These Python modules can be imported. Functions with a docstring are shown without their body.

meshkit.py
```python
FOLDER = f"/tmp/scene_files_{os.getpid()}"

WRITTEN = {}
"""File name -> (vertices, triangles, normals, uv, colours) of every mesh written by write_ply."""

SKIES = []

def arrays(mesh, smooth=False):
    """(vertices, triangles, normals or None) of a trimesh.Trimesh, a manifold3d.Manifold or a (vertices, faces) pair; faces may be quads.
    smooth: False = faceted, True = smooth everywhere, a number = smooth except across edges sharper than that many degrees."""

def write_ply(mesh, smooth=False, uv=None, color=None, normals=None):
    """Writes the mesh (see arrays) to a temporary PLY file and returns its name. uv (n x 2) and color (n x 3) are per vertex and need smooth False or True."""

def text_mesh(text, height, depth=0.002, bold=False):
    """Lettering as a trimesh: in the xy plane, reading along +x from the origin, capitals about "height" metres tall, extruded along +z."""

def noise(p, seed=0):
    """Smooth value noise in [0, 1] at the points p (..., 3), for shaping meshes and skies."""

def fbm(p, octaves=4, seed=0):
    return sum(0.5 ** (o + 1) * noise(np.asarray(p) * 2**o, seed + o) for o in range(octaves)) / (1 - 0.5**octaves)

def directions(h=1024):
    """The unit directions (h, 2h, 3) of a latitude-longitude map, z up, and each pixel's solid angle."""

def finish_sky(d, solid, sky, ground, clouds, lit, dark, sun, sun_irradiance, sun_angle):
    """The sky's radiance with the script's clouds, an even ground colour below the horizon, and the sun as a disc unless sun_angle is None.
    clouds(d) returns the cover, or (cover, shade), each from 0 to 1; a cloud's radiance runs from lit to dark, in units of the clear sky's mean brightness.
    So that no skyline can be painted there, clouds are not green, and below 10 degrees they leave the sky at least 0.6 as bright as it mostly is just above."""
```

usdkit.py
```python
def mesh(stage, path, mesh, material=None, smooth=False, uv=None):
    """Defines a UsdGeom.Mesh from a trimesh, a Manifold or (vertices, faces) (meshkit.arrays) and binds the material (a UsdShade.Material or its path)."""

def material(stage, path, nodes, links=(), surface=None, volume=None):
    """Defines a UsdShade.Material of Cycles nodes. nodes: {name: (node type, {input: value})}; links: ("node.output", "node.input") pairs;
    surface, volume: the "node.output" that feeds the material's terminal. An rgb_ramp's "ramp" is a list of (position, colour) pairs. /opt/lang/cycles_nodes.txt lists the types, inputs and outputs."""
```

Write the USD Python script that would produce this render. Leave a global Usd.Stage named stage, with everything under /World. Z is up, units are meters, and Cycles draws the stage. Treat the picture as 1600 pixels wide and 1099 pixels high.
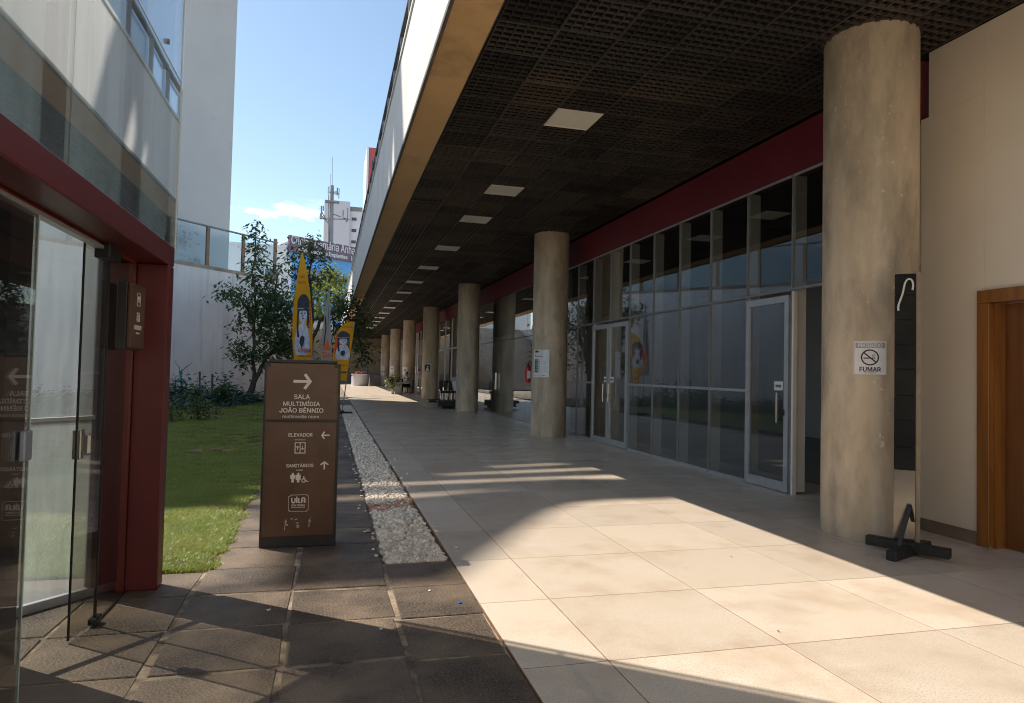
import math, random
import numpy as np, trimesh, usdkit, meshkit
from shapely import affinity
from shapely.geometry import Polygon, LineString, Point, box as sbox
from shapely.ops import unary_union
from pxr import Usd, UsdGeom, UsdLux, UsdShade, Gf, Sdf, Vt

rnd = random.Random(7)
rng = np.random.default_rng(7)
stage = Usd.Stage.CreateInMemory()
UsdGeom.SetStageUpAxis(stage, 'Z')
UsdGeom.SetStageMetersPerUnit(stage, 1.0)
UsdGeom.Xform.Define(stage, '/World')
UsdGeom.Scope.Define(stage, '/World/Looks')

# ------------------------------------------------------------------ camera, sky, sun
EYE = np.array([0, 0, 1.5])
CAM = np.array([[0.9658917, 0.02980451, 0.25722541], [-0.25797716, 0.02489253, 0.96583029], [0.0223831, -0.99924574, 0.03173237]])
cam = UsdGeom.Camera.Define(stage, '/World/camera')
cam.CreateHorizontalApertureAttr(36.0)
cam.CreateFocalLengthAttr(24.0)
cam.CreateClippingRangeAttr(Gf.Vec2f(0.05, 5000))
r_, d_, f_ = CAM.T
cam.AddTransformOp().Set(Gf.Matrix4d(*map(float, [*r_, 0, *(-d_), 0, *(-f_), 0, *EYE, 1])))
cam.CreateExposureAttr(1.27)

SUN_EL, SUN_AZ = math.radians(50), math.radians(-52)
TO_SUN = np.array([math.sin(SUN_AZ) * math.cos(SUN_EL), math.cos(SUN_AZ) * math.cos(SUN_EL), math.sin(SUN_EL)])
sky_mat = usdkit.material(stage, '/World/Looks/sky_air', {
    'sky': ('sky_texture', {'sky_type': 'single_scattering', 'sun_disc': False, 'sun_elevation': SUN_EL, 'sun_rotation': SUN_AZ, 'air_density': 1.0, 'aerosol_density': 0.6, 'ozone_density': 1.2}),
    'tc': ('texture_coordinate', {}), 'map': ('mapping', {'scale': (11, 11, 30), 'location': (3.1, 1.7, 0.4)}),
    'n': ('noise_texture', {'scale': 1.0, 'detail': 7.0, 'roughness': 0.6}),
    'cr': ('rgb_ramp', {'ramp': [(0.0, (0, 0, 0)), (0.53, (0, 0, 0)), (0.70, (0.8, 0.8, 0.8)), (1, (1, 1, 1))]}),
    'sx': ('separate_xyz', {}),
    'lo': ('map_range', {'from_min': 0.165, 'from_max': 0.195, 'to_min': 0.0, 'to_max': 1.0, 'clamp': True}),
    'hi': ('map_range', {'from_min': 0.20, 'from_max': 0.235, 'to_min': 1.0, 'to_max': 0.0, 'clamp': True}),
    'm1': ('math', {'math_type': 'multiply'}), 'm2': ('math', {'math_type': 'multiply'}),
    'mix': ('mix', {'color2': (14.0, 14.3, 14.6)}),
    'tint': ('mix', {'mix_type': 'multiply', 'fac': 1.0, 'color2': (0.96, 0.96, 0.89)}),
    'bg': ('background_shader', {'strength': 0.088})},
    [('tc.generated', 'map.vector'), ('map.vector', 'n.vector'), ('n.fac', 'cr.fac'), ('tc.generated', 'sx.vector'), ('sx.z', 'lo.value'), ('sx.z', 'hi.value'),
     ('lo.result', 'm1.value1'), ('hi.result', 'm1.value2'), ('m1.value', 'm2.value1'), ('cr.color', 'm2.value2'), ('m2.value', 'mix.fac'), ('sky.color', 'mix.color1'), ('mix.color', 'tint.color1'), ('tint.color', 'bg.color')], surface='bg.background')
dome = UsdLux.DomeLight.Define(stage, '/World/sky')
UsdShade.MaterialBindingAPI.Apply(dome.GetPrim()).Bind(sky_mat)
dome.GetPrim().SetCustomDataByKey('kind', 'structure')
sun = UsdLux.DistantLight.Define(stage, '/World/sun')
sun.CreateIntensityAttr(0.66)
sun.CreateAngleAttr(0.42)
sun.CreateNormalizeAttr(True)
sun.CreateColorAttr(Gf.Vec3f(1.0, 0.935, 0.84))
zc = TO_SUN
xc = np.cross([0, 0, 1], zc); xc /= np.linalg.norm(xc)
yc = np.cross(zc, xc)
sun.AddTransformOp().Set(Gf.Matrix4d(*map(float, [*xc, 0, *yc, 0, *zc, 0, 0, 0, 50, 1])))


def at_y(px, py, Y):
    """The point at distance Y down the walkway that is seen at photo pixel (px, py)."""
    d = CAM @ np.array([(px - 800) / 1067, (py - 549.5) / 1067, 1.0])
    return EYE + d * Y / d[1]


# ------------------------------------------------------------------ helpers
LOC, COUNT = {}, {}


def numbered(parent, name):
    k = COUNT.get((parent, name), 0)
    COUNT[(parent, name)] = k + 1
    return f'{parent}/{name}' + (f'_{k:03d}' if k else '')


def props(path, label=None, cat=None, group=None, kind=None):
    p = stage.GetPrimAtPath(path)
    for k, v in (('label', label), ('category', cat), ('group', group), ('kind', kind)):
        if v:
            p.SetCustomDataByKey(k, v)
    return path


def thing(name, label=None, cat=None, loc=(0, 0, 0), rotz=0, group=None, kind=None):
    path = numbered('/World', name)
    x = UsdGeom.Xform.Define(stage, path)
    x.AddTranslateOp().Set(Gf.Vec3d(*map(float, loc)))
    if rotz:
        x.AddRotateZOp().Set(float(rotz))
    LOC[path] = np.array(loc, float) if not rotz else None
    return props(path, label, cat, group, kind)


def tri(mesh):
    if isinstance(mesh, trimesh.Trimesh):
        return mesh
    v, f, _ = meshkit.arrays(mesh)
    return trimesh.Trimesh(v, f, process=False)


def part(parent, name, mesh, mat, label=None, smooth=False, kind=None, local=False):
    """One Mesh under a thing (or a part). Vertices are given in world coordinates unless local."""
    path = numbered(parent, name)
    top = '/'.join(parent.split('/')[:3])
    m = tri(mesh).copy()
    if not local and LOC.get(top) is not None:
        m.vertices = m.vertices - LOC[top]
    usdkit.mesh(stage, path, m, mat, smooth=smooth)
    return props(path, label, None, None, kind)


def holder(parent, name):
    path = numbered(parent, name)
    UsdGeom.Xform.Define(stage, path)
    return path


def single(name, mesh, mat, label=None, cat=None, group=None, kind=None, smooth=False):
    path = numbered('/World', name)
    usdkit.mesh(stage, path, tri(mesh), mat, smooth=smooth)
    return props(path, label, cat, group, kind)


def dup(src, name, loc, rotz=0, label=None, cat=None, group=None):
    path = numbered('/World', name)
    x = UsdGeom.Xform.Define(stage, path)
    p = x.GetPrim()
    p.GetReferences().AddInternalReference(src)
    x.ClearXformOpOrder()
    x.AddTranslateOp().Set(Gf.Vec3d(*map(float, loc)))
    if rotz:
        x.AddRotateZOp().Set(float(rotz))
    p.SetInstanceable(True)
    return props(path, label, cat, group)


def bx(x0, x1, y0, y1, z0, z1):
    m = trimesh.creation.box([abs(x1 - x0), abs(y1 - y0), abs(z1 - z0)])
    m.apply_translation([(x0 + x1) / 2, (y0 + y1) / 2, (z0 + z1) / 2])
    return m


def bev(x0, x1, y0, y1, z0, z1, b=0.006):
    """A box with chamfered edges."""
    p = []
    for i, X in enumerate((x0, x1)):
        for j, Y in enumerate((y0, y1)):
            for k, Z in enumerate((z0, z1)):
                sx, sy, sz = (b if i == 0 else -b), (b if j == 0 else -b), (b if k == 0 else -b)
                p += [(X, Y + sy, Z + sz), (X + sx, Y, Z + sz), (X + sx, Y + sy, Z)]
    return trimesh.convex.convex_hull(np.array(p))


def slab(x0, x1, y0, y1, z0, z1, b=0.004, jitter=0.0, skew=0.0):
    """A paving piece: sides and a chamfered top, 18 triangles."""
    e = lambda: rnd.uniform(-skew, skew)
    a = [(x0 + e(), y0 + e()), (x1 + e(), y0 + e()), (x1 + e(), y1 + e()), (x0 + e(), y1 + e())]
    c = np.array(a).mean(0)
    ins = [((x + math.copysign(b, c[0] - x)), (y + math.copysign(b, c[1] - y))) for x, y in a]
    dz = [rnd.uniform(-jitter, jitter) for _ in range(4)]
    v = [(*p, z0) for p in a] + [(*p, z1 - b + d) for p, d in zip(a, dz)] + [(*p, z1 + d) for p, d in zip(ins, dz)]
    f = []
    for k in range(4):
        n = (k + 1) % 4
        f += [(k, n, 4 + n, 4 + k), (4 + k, 4 + n, 8 + n, 8 + k)]
    f.append((8, 9, 10, 11))
    return (np.array(v), np.array(f))


def cat(ms):
    return trimesh.util.concatenate([tri(m) for m in ms])


def tube(pts, radii, sides=7, cap=True):
    p = np.asarray(pts, float)
    r = np.broadcast_to(np.asarray(radii, float), (len(p),))
    t = np.gradient(p, axis=0); t /= np.linalg.norm(t, axis=1, keepdims=True) + 1e-12
    ref = np.array([0.0, 0, 1]) if abs(t[:, 2]).mean() < 0.8 else np.array([1.0, 0, 0])
    a = np.cross(t, ref); a /= np.linalg.norm(a, axis=1, keepdims=True) + 1e-12
    b = np.cross(t, a)
    an = np.arange(sides) * 2 * np.pi / sides
    v = (p[:, None] + r[:, None, None] * (np.cos(an)[None, :, None] * a[:, None] + np.sin(an)[None, :, None] * b[:, None])).reshape(-1, 3)
    f = []
    for i in range(len(p) - 1):
        for j in range(sides):
            q = [i * sides + j, i * sides + (j + 1) % sides, (i + 1) * sides + (j + 1) % sides, (i + 1) * sides + j]
            f += [(q[0], q[2], q[1]), (q[0], q[3], q[2])]
    if cap:
        n = len(v); v = np.vstack([v, p[0], p[-1]])
        for j in range(sides):
            f += [(n, j, (j + 1) % sides), (n + 1, (len(p) - 1) * sides + (j + 1) % sides, (len(p) - 1) * sides + j)]
    return trimesh.Trimesh(v, np.array(f), process=False)


def rod(a, b, r, sides=8):
    return tube([a, b], r, sides)


def spline(pts, n=40):
    from scipy.interpolate import CubicSpline
    pts = np.array(pts, float)
    return CubicSpline(np.arange(len(pts)), pts)(np.linspace(0, len(pts) - 1, n))


def lathe(profile, c=(0, 0, 0), n=32):
    m = trimesh.creation.revolve(np.array(profile, float), sections=n)
    m.apply_translation(c)
    return m


def ext(poly, d):
    gs = getattr(poly, 'geoms', [poly])
    return cat([trimesh.creation.extrude_polygon(g, d, engine='earcut') for g in gs if g.area > 1e-9])


def place(m, origin, u, v, n=None):
    """Local x, y, z of a flat piece to world u, v, n."""
    u, v = np.asarray(u, float), np.asarray(v, float)
    n = np.cross(u, v) if n is None else np.asarray(n, float)
    T = np.eye(4); T[:3, 0], T[:3, 1], T[:3, 2], T[:3, 3] = u, v, n, origin
    m = tri(m).copy(); m.apply_transform(T)
    return m


def text(s, h, width=None, bold=True, depth=0.002, align='c'):
    m = meshkit.text_mesh(s, h, depth, bold)
    lo, hi = m.bounds
    m.apply_translation([-lo[0], 0, 0])
    w = hi[0] - lo[0]
    if width:
        m.apply_scale([width / w, 1, 1]); w = width
    if align == 'c':
        m.apply_translation([-w / 2, 0, 0])
    return m


# ------------------------------------------------------------------ materials
def M(name, c1, c2=None, scale=4.0, rough=0.6, bump=0.0, bscale=60.0, detail=5.0, var=0.0, metal=0.0, spec=0.5, stretch=(1, 1, 1), lo=0.35, hi=0.65,
      speck=None, sscale=220.0, slo=0.62, coat=0.0, c3=None, scale3=0.8, lo3=0.5, hi3=0.75, rvar=0.0, stretch3=(1, 1, 1), bdist=0.01):
    c2 = c2 or c1
    N = {'g': ('geometry', {}), 'map': ('mapping', {'scale': stretch}), 'n': ('noise_texture', {'scale': scale, 'detail': detail, 'roughness': 0.6}),
         'r': ('rgb_ramp', {'ramp': [(0, c1), (lo, c1), (hi, c2), (1, c2)]}), 'p': ('principled_bsdf', {'roughness': rough, 'metallic': metal, 'specular_ior_level': spec, 'coat_weight': coat})}
    L = [('g.position', 'map.vector'), ('map.vector', 'n.vector'), ('n.fac', 'r.fac')]
    out = 'r.color'
    if c3:
        N['map3'] = ('mapping', {'scale': stretch3})
        N['n3'] = ('noise_texture', {'scale': scale3, 'detail': 6.0, 'roughness': 0.65})
        N['r3'] = ('rgb_ramp', {'ramp': [(0, (0, 0, 0)), (lo3, (0, 0, 0)), (hi3, (1, 1, 1)), (1, (1, 1, 1))]})
        N['x3'] = ('mix', {'color2': c3})
        L += [('g.position', 'map3.vector'), ('map3.vector', 'n3.vector'), ('n3.fac', 'r3.fac'), ('r3.color', 'x3.fac'), (out, 'x3.color1')]
        out = 'x3.color'
    if speck:
        N['ns'] = ('noise_texture', {'scale': sscale, 'detail': 2.0})
        N['rs'] = ('rgb_ramp', {'ramp': [(0, (0, 0, 0)), (slo, (0, 0, 0)), (slo + 0.06, (1, 1, 1)), (1, (1, 1, 1))]})
        N['xs'] = ('mix', {'color2': speck})
        L += [('g.position', 'ns.vector'), ('ns.fac', 'rs.fac'), ('rs.color', 'xs.fac'), (out, 'xs.color1')]
        out = 'xs.color'
    if var:
        N['o'] = ('object_info', {}); N['mr'] = ('map_range', {'to_min': 1 - var, 'to_max': 1 + var}); N['h'] = ('hsv', {})
        L += [('o.random', 'mr.value'), ('mr.result', 'h.value'), (out, 'h.color')]
        out = 'h.color'
    L.append((out, 'p.base_color'))
    if rvar:
        N['rr'] = ('map_range', {'to_min': rough - rvar, 'to_max': rough + rvar, 'from_min': 0.3, 'from_max': 0.7})
        L += [('n.fac', 'rr.value'), ('rr.result', 'p.roughness')]
    if bump:
        N['nb'] = ('noise_texture', {'scale': bscale, 'detail': 4.0}); N['b'] = ('bump', {'strength': bump, 'distance': bdist})
        L += [('g.position', 'nb.vector'), ('nb.fac', 'b.height'), ('b.normal', 'p.normal')]
    return usdkit.material(stage, '/World/Looks/' + name, N, L, surface='p.BSDF')


def glass(name, tint=(0.9, 0.93, 0.92), refl=1.0, wav=0.0, dust=0.0, dcol=(0.75, 0.8, 0.8)):
    """A window pane: clear with a mirror share that grows towards grazing view, some dust."""
    N = {'lw': ('layer_weight', {'blend': 0.5}), 'pw': ('math', {'math_type': 'power', 'value2': 4.2}), 'ma': ('math', {'math_type': 'multiply_add', 'value2': 0.95 * refl, 'value3': 0.045 * refl, 'use_clamp': True}),
         't': ('transparent_bsdf', {'color': tint}), 'gl': ('glossy_bsdf', {'color': (0.95, 0.97, 1.0), 'roughness': 0.0}), 'm': ('mix_closure', {})}
    L = [('lw.facing', 'pw.value1'), ('pw.value', 'ma.value1'), ('ma.value', 'm.fac'), ('gl.BSDF', 'm.closure2')]
    if dust:
        N.update({'g': ('geometry', {}), 'mp': ('mapping', {'scale': (6, 6, 0.8)}), 'n': ('noise_texture', {'scale': 1.5, 'detail': 8.0, 'roughness': 0.7}), 'dr': ('map_range', {'from_min': 0.3, 'from_max': 0.75, 'to_min': dust * 0.6, 'to_max': dust * 1.6}),
                  'df': ('translucent_bsdf', {'color': dcol}), 'dd': ('diffuse_bsdf', {'color': (0.6, 0.62, 0.6)}), 'dm': ('mix_closure', {'fac': 0.3}), 'm0': ('mix_closure', {})})
        L += [('g.position', 'mp.vector'), ('mp.vector', 'n.vector'), ('n.fac', 'dr.value'), ('dr.result', 'm0.fac'), ('t.BSDF', 'm0.closure1'), ('df.BSDF', 'dm.closure1'), ('dd.BSDF', 'dm.closure2'), ('dm.closure', 'm0.closure2'), ('m0.closure', 'm.closure1')]
    else:
        L.append(('t.BSDF', 'm.closure1'))
    if wav:
        N.update({'gw': ('geometry', {}), 'nw': ('noise_texture', {'scale': 0.9, 'detail': 1.0}), 'b': ('bump', {'strength': wav, 'distance': 0.02})})
        L += [('gw.position', 'nw.vector'), ('nw.fac', 'b.height'), ('b.normal', 'gl.normal')]
    return usdkit.material(stage, '/World/Looks/' + name, N, L, surface='m.closure')


def leafmat(name, c1, c2, trans=0.35):
    return usdkit.material(stage, '/World/Looks/' + name, {
        'g': ('geometry', {}), 'n': ('noise_texture', {'scale': 1.3, 'detail': 2.0}), 'a': ('math', {'math_type': 'add'}), 'h': ('math', {'math_type': 'multiply', 'value2': 0.5}),
        'r': ('rgb_ramp', {'ramp': [(0.2, c1), (0.8, c2)]}),
        'p': ('principled_bsdf', {'roughness': 0.42, 'specular_ior_level': 0.4}), 'hs': ('hsv', {'value': 1.7, 'saturation': 1.1, 'hue': 0.49}), 't': ('translucent_bsdf', {}), 'm': ('mix_closure', {'fac': trans})},
        [('g.position', 'n.vector'), ('n.fac', 'a.value1'), ('g.random_per_island', 'a.value2'), ('a.value', 'h.value1'), ('h.value', 'r.fac'), ('r.color', 'p.base_color'), ('r.color', 'hs.color'), ('hs.color', 't.color'),
         ('p.BSDF', 'm.closure1'), ('t.BSDF', 'm.closure2')], surface='m.closure')


TILE = M('granite_tile', (0.71, 0.60, 0.485), (0.62, 0.51, 0.395), scale=1.7, rough=0.33, var=0.10, speck=(0.50, 0.39, 0.28), sscale=105, slo=0.56, bump=0.10, bscale=110, rvar=0.10, c3=(0.47, 0.345, 0.23), scale3=1.4, lo3=0.50, hi3=0.80, bdist=0.004)
TILE_GROUT = M('tile_grout', (0.20, 0.10, 0.05), (0.32, 0.20, 0.125), scale=9, rough=0.9)
STONE = M('dark_paving_stone', (0.080, 0.052, 0.030), (0.21, 0.145, 0.090), scale=1.9, rough=0.62, var=0.20, speck=(0.17, 0.125, 0.08), sscale=85, slo=0.56, bump=0.6, bscale=60, c3=(0.045, 0.028, 0.017), scale3=1.3, lo3=0.46, hi3=0.66, bdist=0.012)
STONE_GROUT = M('paving_grout', (0.40, 0.30, 0.20), (0.075, 0.052, 0.034), scale=5.5, rough=0.9, bump=0.5, bscale=50)
PEBBLE = M('white_pebble', (0.86, 0.74, 0.58), (0.58, 0.47, 0.35), scale=14, rough=0.6, var=0.28, lo=0.3, hi=0.7)
PEBBLE_RUST = M('rusty_pebble', (0.45, 0.20, 0.10), (0.50, 0.36, 0.26), scale=14, rough=0.65, var=0.2)
SOIL = M('garden_soil', (0.14, 0.14, 0.05), (0.34, 0.17, 0.085), scale=3, rough=0.95, bump=0.6, bscale=30)
GROUND = M('bare_ground', (0.20, 0.17, 0.13), (0.28, 0.24, 0.19), scale=0.6, rough=0.9, bump=0.3, bscale=12)
PLAZA = M('plaza_paving', (0.55, 0.48, 0.40), (0.62, 0.55, 0.46), scale=0.7, rough=0.75)
CONCRETE = M('column_concrete', (0.57, 0.46, 0.325), (0.40, 0.32, 0.22), scale=2.6, rough=0.7, bump=0.25, bscale=26, stretch=(1, 1, 0.35), c3=(0.25, 0.205, 0.15), scale3=2.1, lo3=0.46, hi3=0.72, stretch3=(1.3, 1.3, 0.45), speck=(0.56, 0.485, 0.38), sscale=17, slo=0.68)
FASCIA = M('white_painted_concrete', (0.80, 0.78, 0.75), (0.70, 0.68, 0.65), scale=2.0, rough=0.75, stretch=(1, 2.2, 0.12), bump=0.12, bscale=30, c3=(0.52, 0.50, 0.47), scale3=1.5, lo3=0.56, hi3=0.82, stretch3=(1, 3.0, 0.10))
SOFFIT = M('ochre_soffit_paint', (0.74, 0.475, 0.225), (0.67, 0.42, 0.195), scale=1.2, rough=0.7, c3=(0.3, 0.19, 0.09), scale3=0.7, lo3=0.55, hi3=0.8)
DRIP = M('dark_drip_edge', (0.10, 0.09, 0.08), (0.16, 0.14, 0.12), scale=6, rough=0.8)
GRIDM = M('ceiling_grid_metal', (0.046, 0.039, 0.033), (0.085, 0.06, 0.041), scale=0.55, rough=0.5, var=0.45, lo=0.42, hi=0.7)
PLENUM = M('plenum_soot', (0.004, 0.0035, 0.003), (0.012, 0.007, 0.004), scale=0.9, rough=0.85, lo=0.45, hi=0.75)
RED = M('red_painted_steel', (0.080, 0.008, 0.007), (0.098, 0.010, 0.009), scale=2.2, rough=0.42, bump=0.03, bscale=30, c3=(0.16, 0.035, 0.034), scale3=3.0, lo3=0.6, hi3=0.9)
RED_BAND = M('red_band_paint', (0.13, 0.010, 0.016), (0.16, 0.014, 0.02), scale=0.8, rough=0.55)
ALU = M('brushed_aluminium', (0.52, 0.53, 0.54), (0.45, 0.46, 0.47), scale=6, rough=0.42, metal=0.65)
FIN = M('pale_mullion_paint', (0.78, 0.72, 0.63), (0.72, 0.66, 0.58), scale=3, rough=0.6)
DARKALU = M('grey_aluminium', (0.28, 0.285, 0.29), (0.23, 0.235, 0.24), scale=6, rough=0.45, metal=0.5)
STEEL = M('satin_steel', (0.6, 0.58, 0.54), (0.52, 0.5, 0.47), scale=10, rough=0.25, metal=1.0)
WHITEW = M('cream_plaster', (0.82, 0.71, 0.565), (0.77, 0.66, 0.52), scale=1.0, rough=0.8, bump=0.05, bscale=60)
DARKWALL = M('grey_gallery_wall', (0.26, 0.25, 0.24), (0.21, 0.20, 0.19), scale=0.6, rough=0.8)
GALWALL = M('pale_gallery_wall', (0.62, 0.57, 0.52), (0.55, 0.50, 0.46), scale=0.6, rough=0.8)
DARKFLOOR = M('grey_gallery_floor', (0.28, 0.25, 0.225), (0.21, 0.19, 0.17), scale=0.9, rough=0.35)
DARKCEIL = M('black_gallery_ceiling', (0.03, 0.03, 0.03), (0.02, 0.02, 0.02), scale=2, rough=0.8)
SKIRT = M('stone_skirting', (0.26, 0.20, 0.14), (0.20, 0.15, 0.10), scale=5, rough=0.45)
WOOD = M('varnished_wood', (0.30, 0.115, 0.022), (0.20, 0.07, 0.013), scale=3.0, rough=0.36, stretch=(5, 5, 0.35), detail=8, coat=0.15)
WOOD_DOOR = M('door_wood', (0.20, 0.072, 0.014), (0.135, 0.045, 0.009), scale=3.0, rough=0.4, stretch=(5, 5, 0.3), detail=8)
BLACK = M('black_paint', (0.012, 0.011, 0.010), (0.022, 0.019, 0.017), scale=6, rough=0.38)
BLACKM = M('worn_black_steel', (0.012, 0.013, 0.013), (0.035, 0.033, 0.03), scale=18, rough=0.5, lo=0.5, hi=0.75)
BROWN = M('brown_sign_panel', (0.098, 0.045, 0.022), (0.075, 0.034, 0.017), scale=2.6, rough=0.30, c3=(0.15, 0.064, 0.026), scale3=4.0, lo3=0.55, hi3=0.85)
LETTER = M('cream_lettering', (0.62, 0.55, 0.46), rough=0.5)
WORN = M('worn_sticker', (0.42, 0.37, 0.33), (0.25, 0.20, 0.17), scale=60, rough=0.7)
PAPER = M('white_paper', (0.72, 0.71, 0.70), (0.66, 0.65, 0.64), scale=8, rough=0.7)
INK = M('black_ink', (0.03, 0.03, 0.033), rough=0.6)
INK_GREY = M('grey_ink', (0.33, 0.31, 0.30), rough=0.6)
INK_RED = M('red_ink', (0.5, 0.03, 0.02), rough=0.6)
LAMPW = M('lamp_diffuser', (0.88, 0.82, 0.70), (0.82, 0.76, 0.65), scale=2, rough=0.5)
WALLG = M('grey_rendered_wall', (0.76, 0.70, 0.66), (0.69, 0.63, 0.59), scale=0.5, rough=0.85, c3=(0.46, 0.42, 0.39), scale3=1.1, lo3=0.50, hi3=0.80, stretch3=(2.2, 2.2, 0.16), bump=0.08, bscale=14)
TOWERM = M('grey_tower_render', (0.50, 0.465, 0.455), (0.45, 0.42, 0.41), scale=0.25, rough=0.85, c3=(0.31, 0.28, 0.27), scale3=0.30, lo3=0.62, hi3=0.80, stretch3=(1, 1, 1.3))
CURB = M('stained_curb', (0.40, 0.30, 0.23), (0.22, 0.17, 0.14), scale=1.2, rough=0.85)
STONEW = M('stair_stone', (0.36, 0.31, 0.25), (0.24, 0.20, 0.16), scale=1.8, rough=0.85, bump=0.3, bscale=9)
BEIGEW = M('beige_end_wall', (0.40, 0.31, 0.20), (0.34, 0.26, 0.165), scale=0.5, rough=0.8)
BARK = M('tree_bark', (0.10, 0.075, 0.055), (0.055, 0.04, 0.03), scale=9, rough=0.9, bump=0.7, bscale=22, stretch=(1, 1, 0.3))
LEAF_D = leafmat('dark_leaf', (0.045, 0.085, 0.03), (0.12, 0.18, 0.055))
LEAF_M = leafmat('mid_green_leaf', (0.055, 0.105, 0.042), (0.15, 0.21, 0.075))
LEAF_Y = leafmat('sunlit_leaf', (0.13, 0.16, 0.018), (0.30, 0.29, 0.03), 0.55)
LEAF_G = leafmat('ground_cover_leaf', (0.018, 0.052, 0.028), (0.045, 0.095, 0.04), 0.2)
LEAF_P = leafmat('pale_leaf', (0.10, 0.13, 0.04), (0.22, 0.24, 0.09), 0.35)
GRASS_A = leafmat('grass_blade', (0.215, 0.265, 0.058), (0.40, 0.385, 0.10), 0.35)
GRASS_B = leafmat('dry_grass_blade', (0.17, 0.155, 0.05), (0.30, 0.24, 0.11), 0.3)
FLAG_Y = usdkit.material(stage, '/World/Looks/yellow_fabric', {'d': ('diffuse_bsdf', {'color': (0.93, 0.55, 0.05)}), 't': ('translucent_bsdf', {'color': (0.93, 0.55, 0.05)}), 'm': ('mix_closure', {'fac': 0.4})}, [('d.BSDF', 'm.closure1'), ('t.BSDF', 'm.closure2')], surface='m.closure')
FLAG_W = usdkit.material(stage, '/World/Looks/grey_fabric', {'d': ('diffuse_bsdf', {'color': (0.52, 0.49, 0.46)}), 't': ('translucent_bsdf', {'color': (0.5, 0.47, 0.44)}), 'm': ('mix_closure', {'fac': 0.35})}, [('d.BSDF', 'm.closure1'), ('t.BSDF', 'm.closure2')], surface='m.closure')
PRINT_L = M('pale_print', (0.62, 0.64, 0.70), (0.42, 0.44, 0.50), scale=7, rough=0.8)
PRINT_D = M('dark_print', (0.022, 0.022, 0.03), (0.05, 0.05, 0.06), scale=9, rough=0.8)
PRINT_O = M('orange_print', (0.62, 0.10, 0.015), rough=0.8)
BLUEW = M('blue_facade_paint', (0.11, 0.36, 0.74), (0.10, 0.32, 0.66), scale=0.5, rough=0.7)
PURPLE = M('plum_sign_board', (0.18, 0.11, 0.17), (0.15, 0.09, 0.14), scale=1, rough=0.6)
NAVY = M('navy_sign_board', (0.12, 0.13, 0.36), (0.10, 0.11, 0.30), scale=1, rough=0.6)
WHITEB = M('white_building_paint', (0.66, 0.65, 0.66), (0.60, 0.59, 0.60), scale=0.2, rough=0.85)
REDB = M('red_building_paint', (0.42, 0.08, 0.08), rough=0.8)
WINDOWD = M('dark_window', (0.05, 0.06, 0.07), rough=0.15)
ROOFT = M('clay_roof', (0.30, 0.11, 0.06), (0.22, 0.08, 0.045), scale=3, rough=0.9)
GREYM = M('galvanised_mast', (0.23, 0.23, 0.235), (0.17, 0.17, 0.175), scale=2, rough=0.6)
REDX = M('extinguisher_red', (0.55, 0.012, 0.012), rough=0.3)
TEAL = M('teal_pipe', (0.02, 0.22, 0.25), rough=0.5)
SKIN = M('skin', (0.36, 0.19, 0.12), rough=0.55)
SHIRT = M('white_shirt', (0.62, 0.62, 0.63), (0.55, 0.55, 0.57), scale=12, rough=0.85)
TROUSER = M('dark_trousers', (0.018, 0.018, 0.022), rough=0.85)
HAIR = M('dark_hair', (0.03, 0.022, 0.018), rough=0.7)
DESK = M('pale_desk_laminate', (0.46, 0.43, 0.38), rough=0.5)
PLANTERW = M('white_planter', (0.68, 0.66, 0.62), (0.6, 0.58, 0.55), scale=3, rough=0.6)
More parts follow.
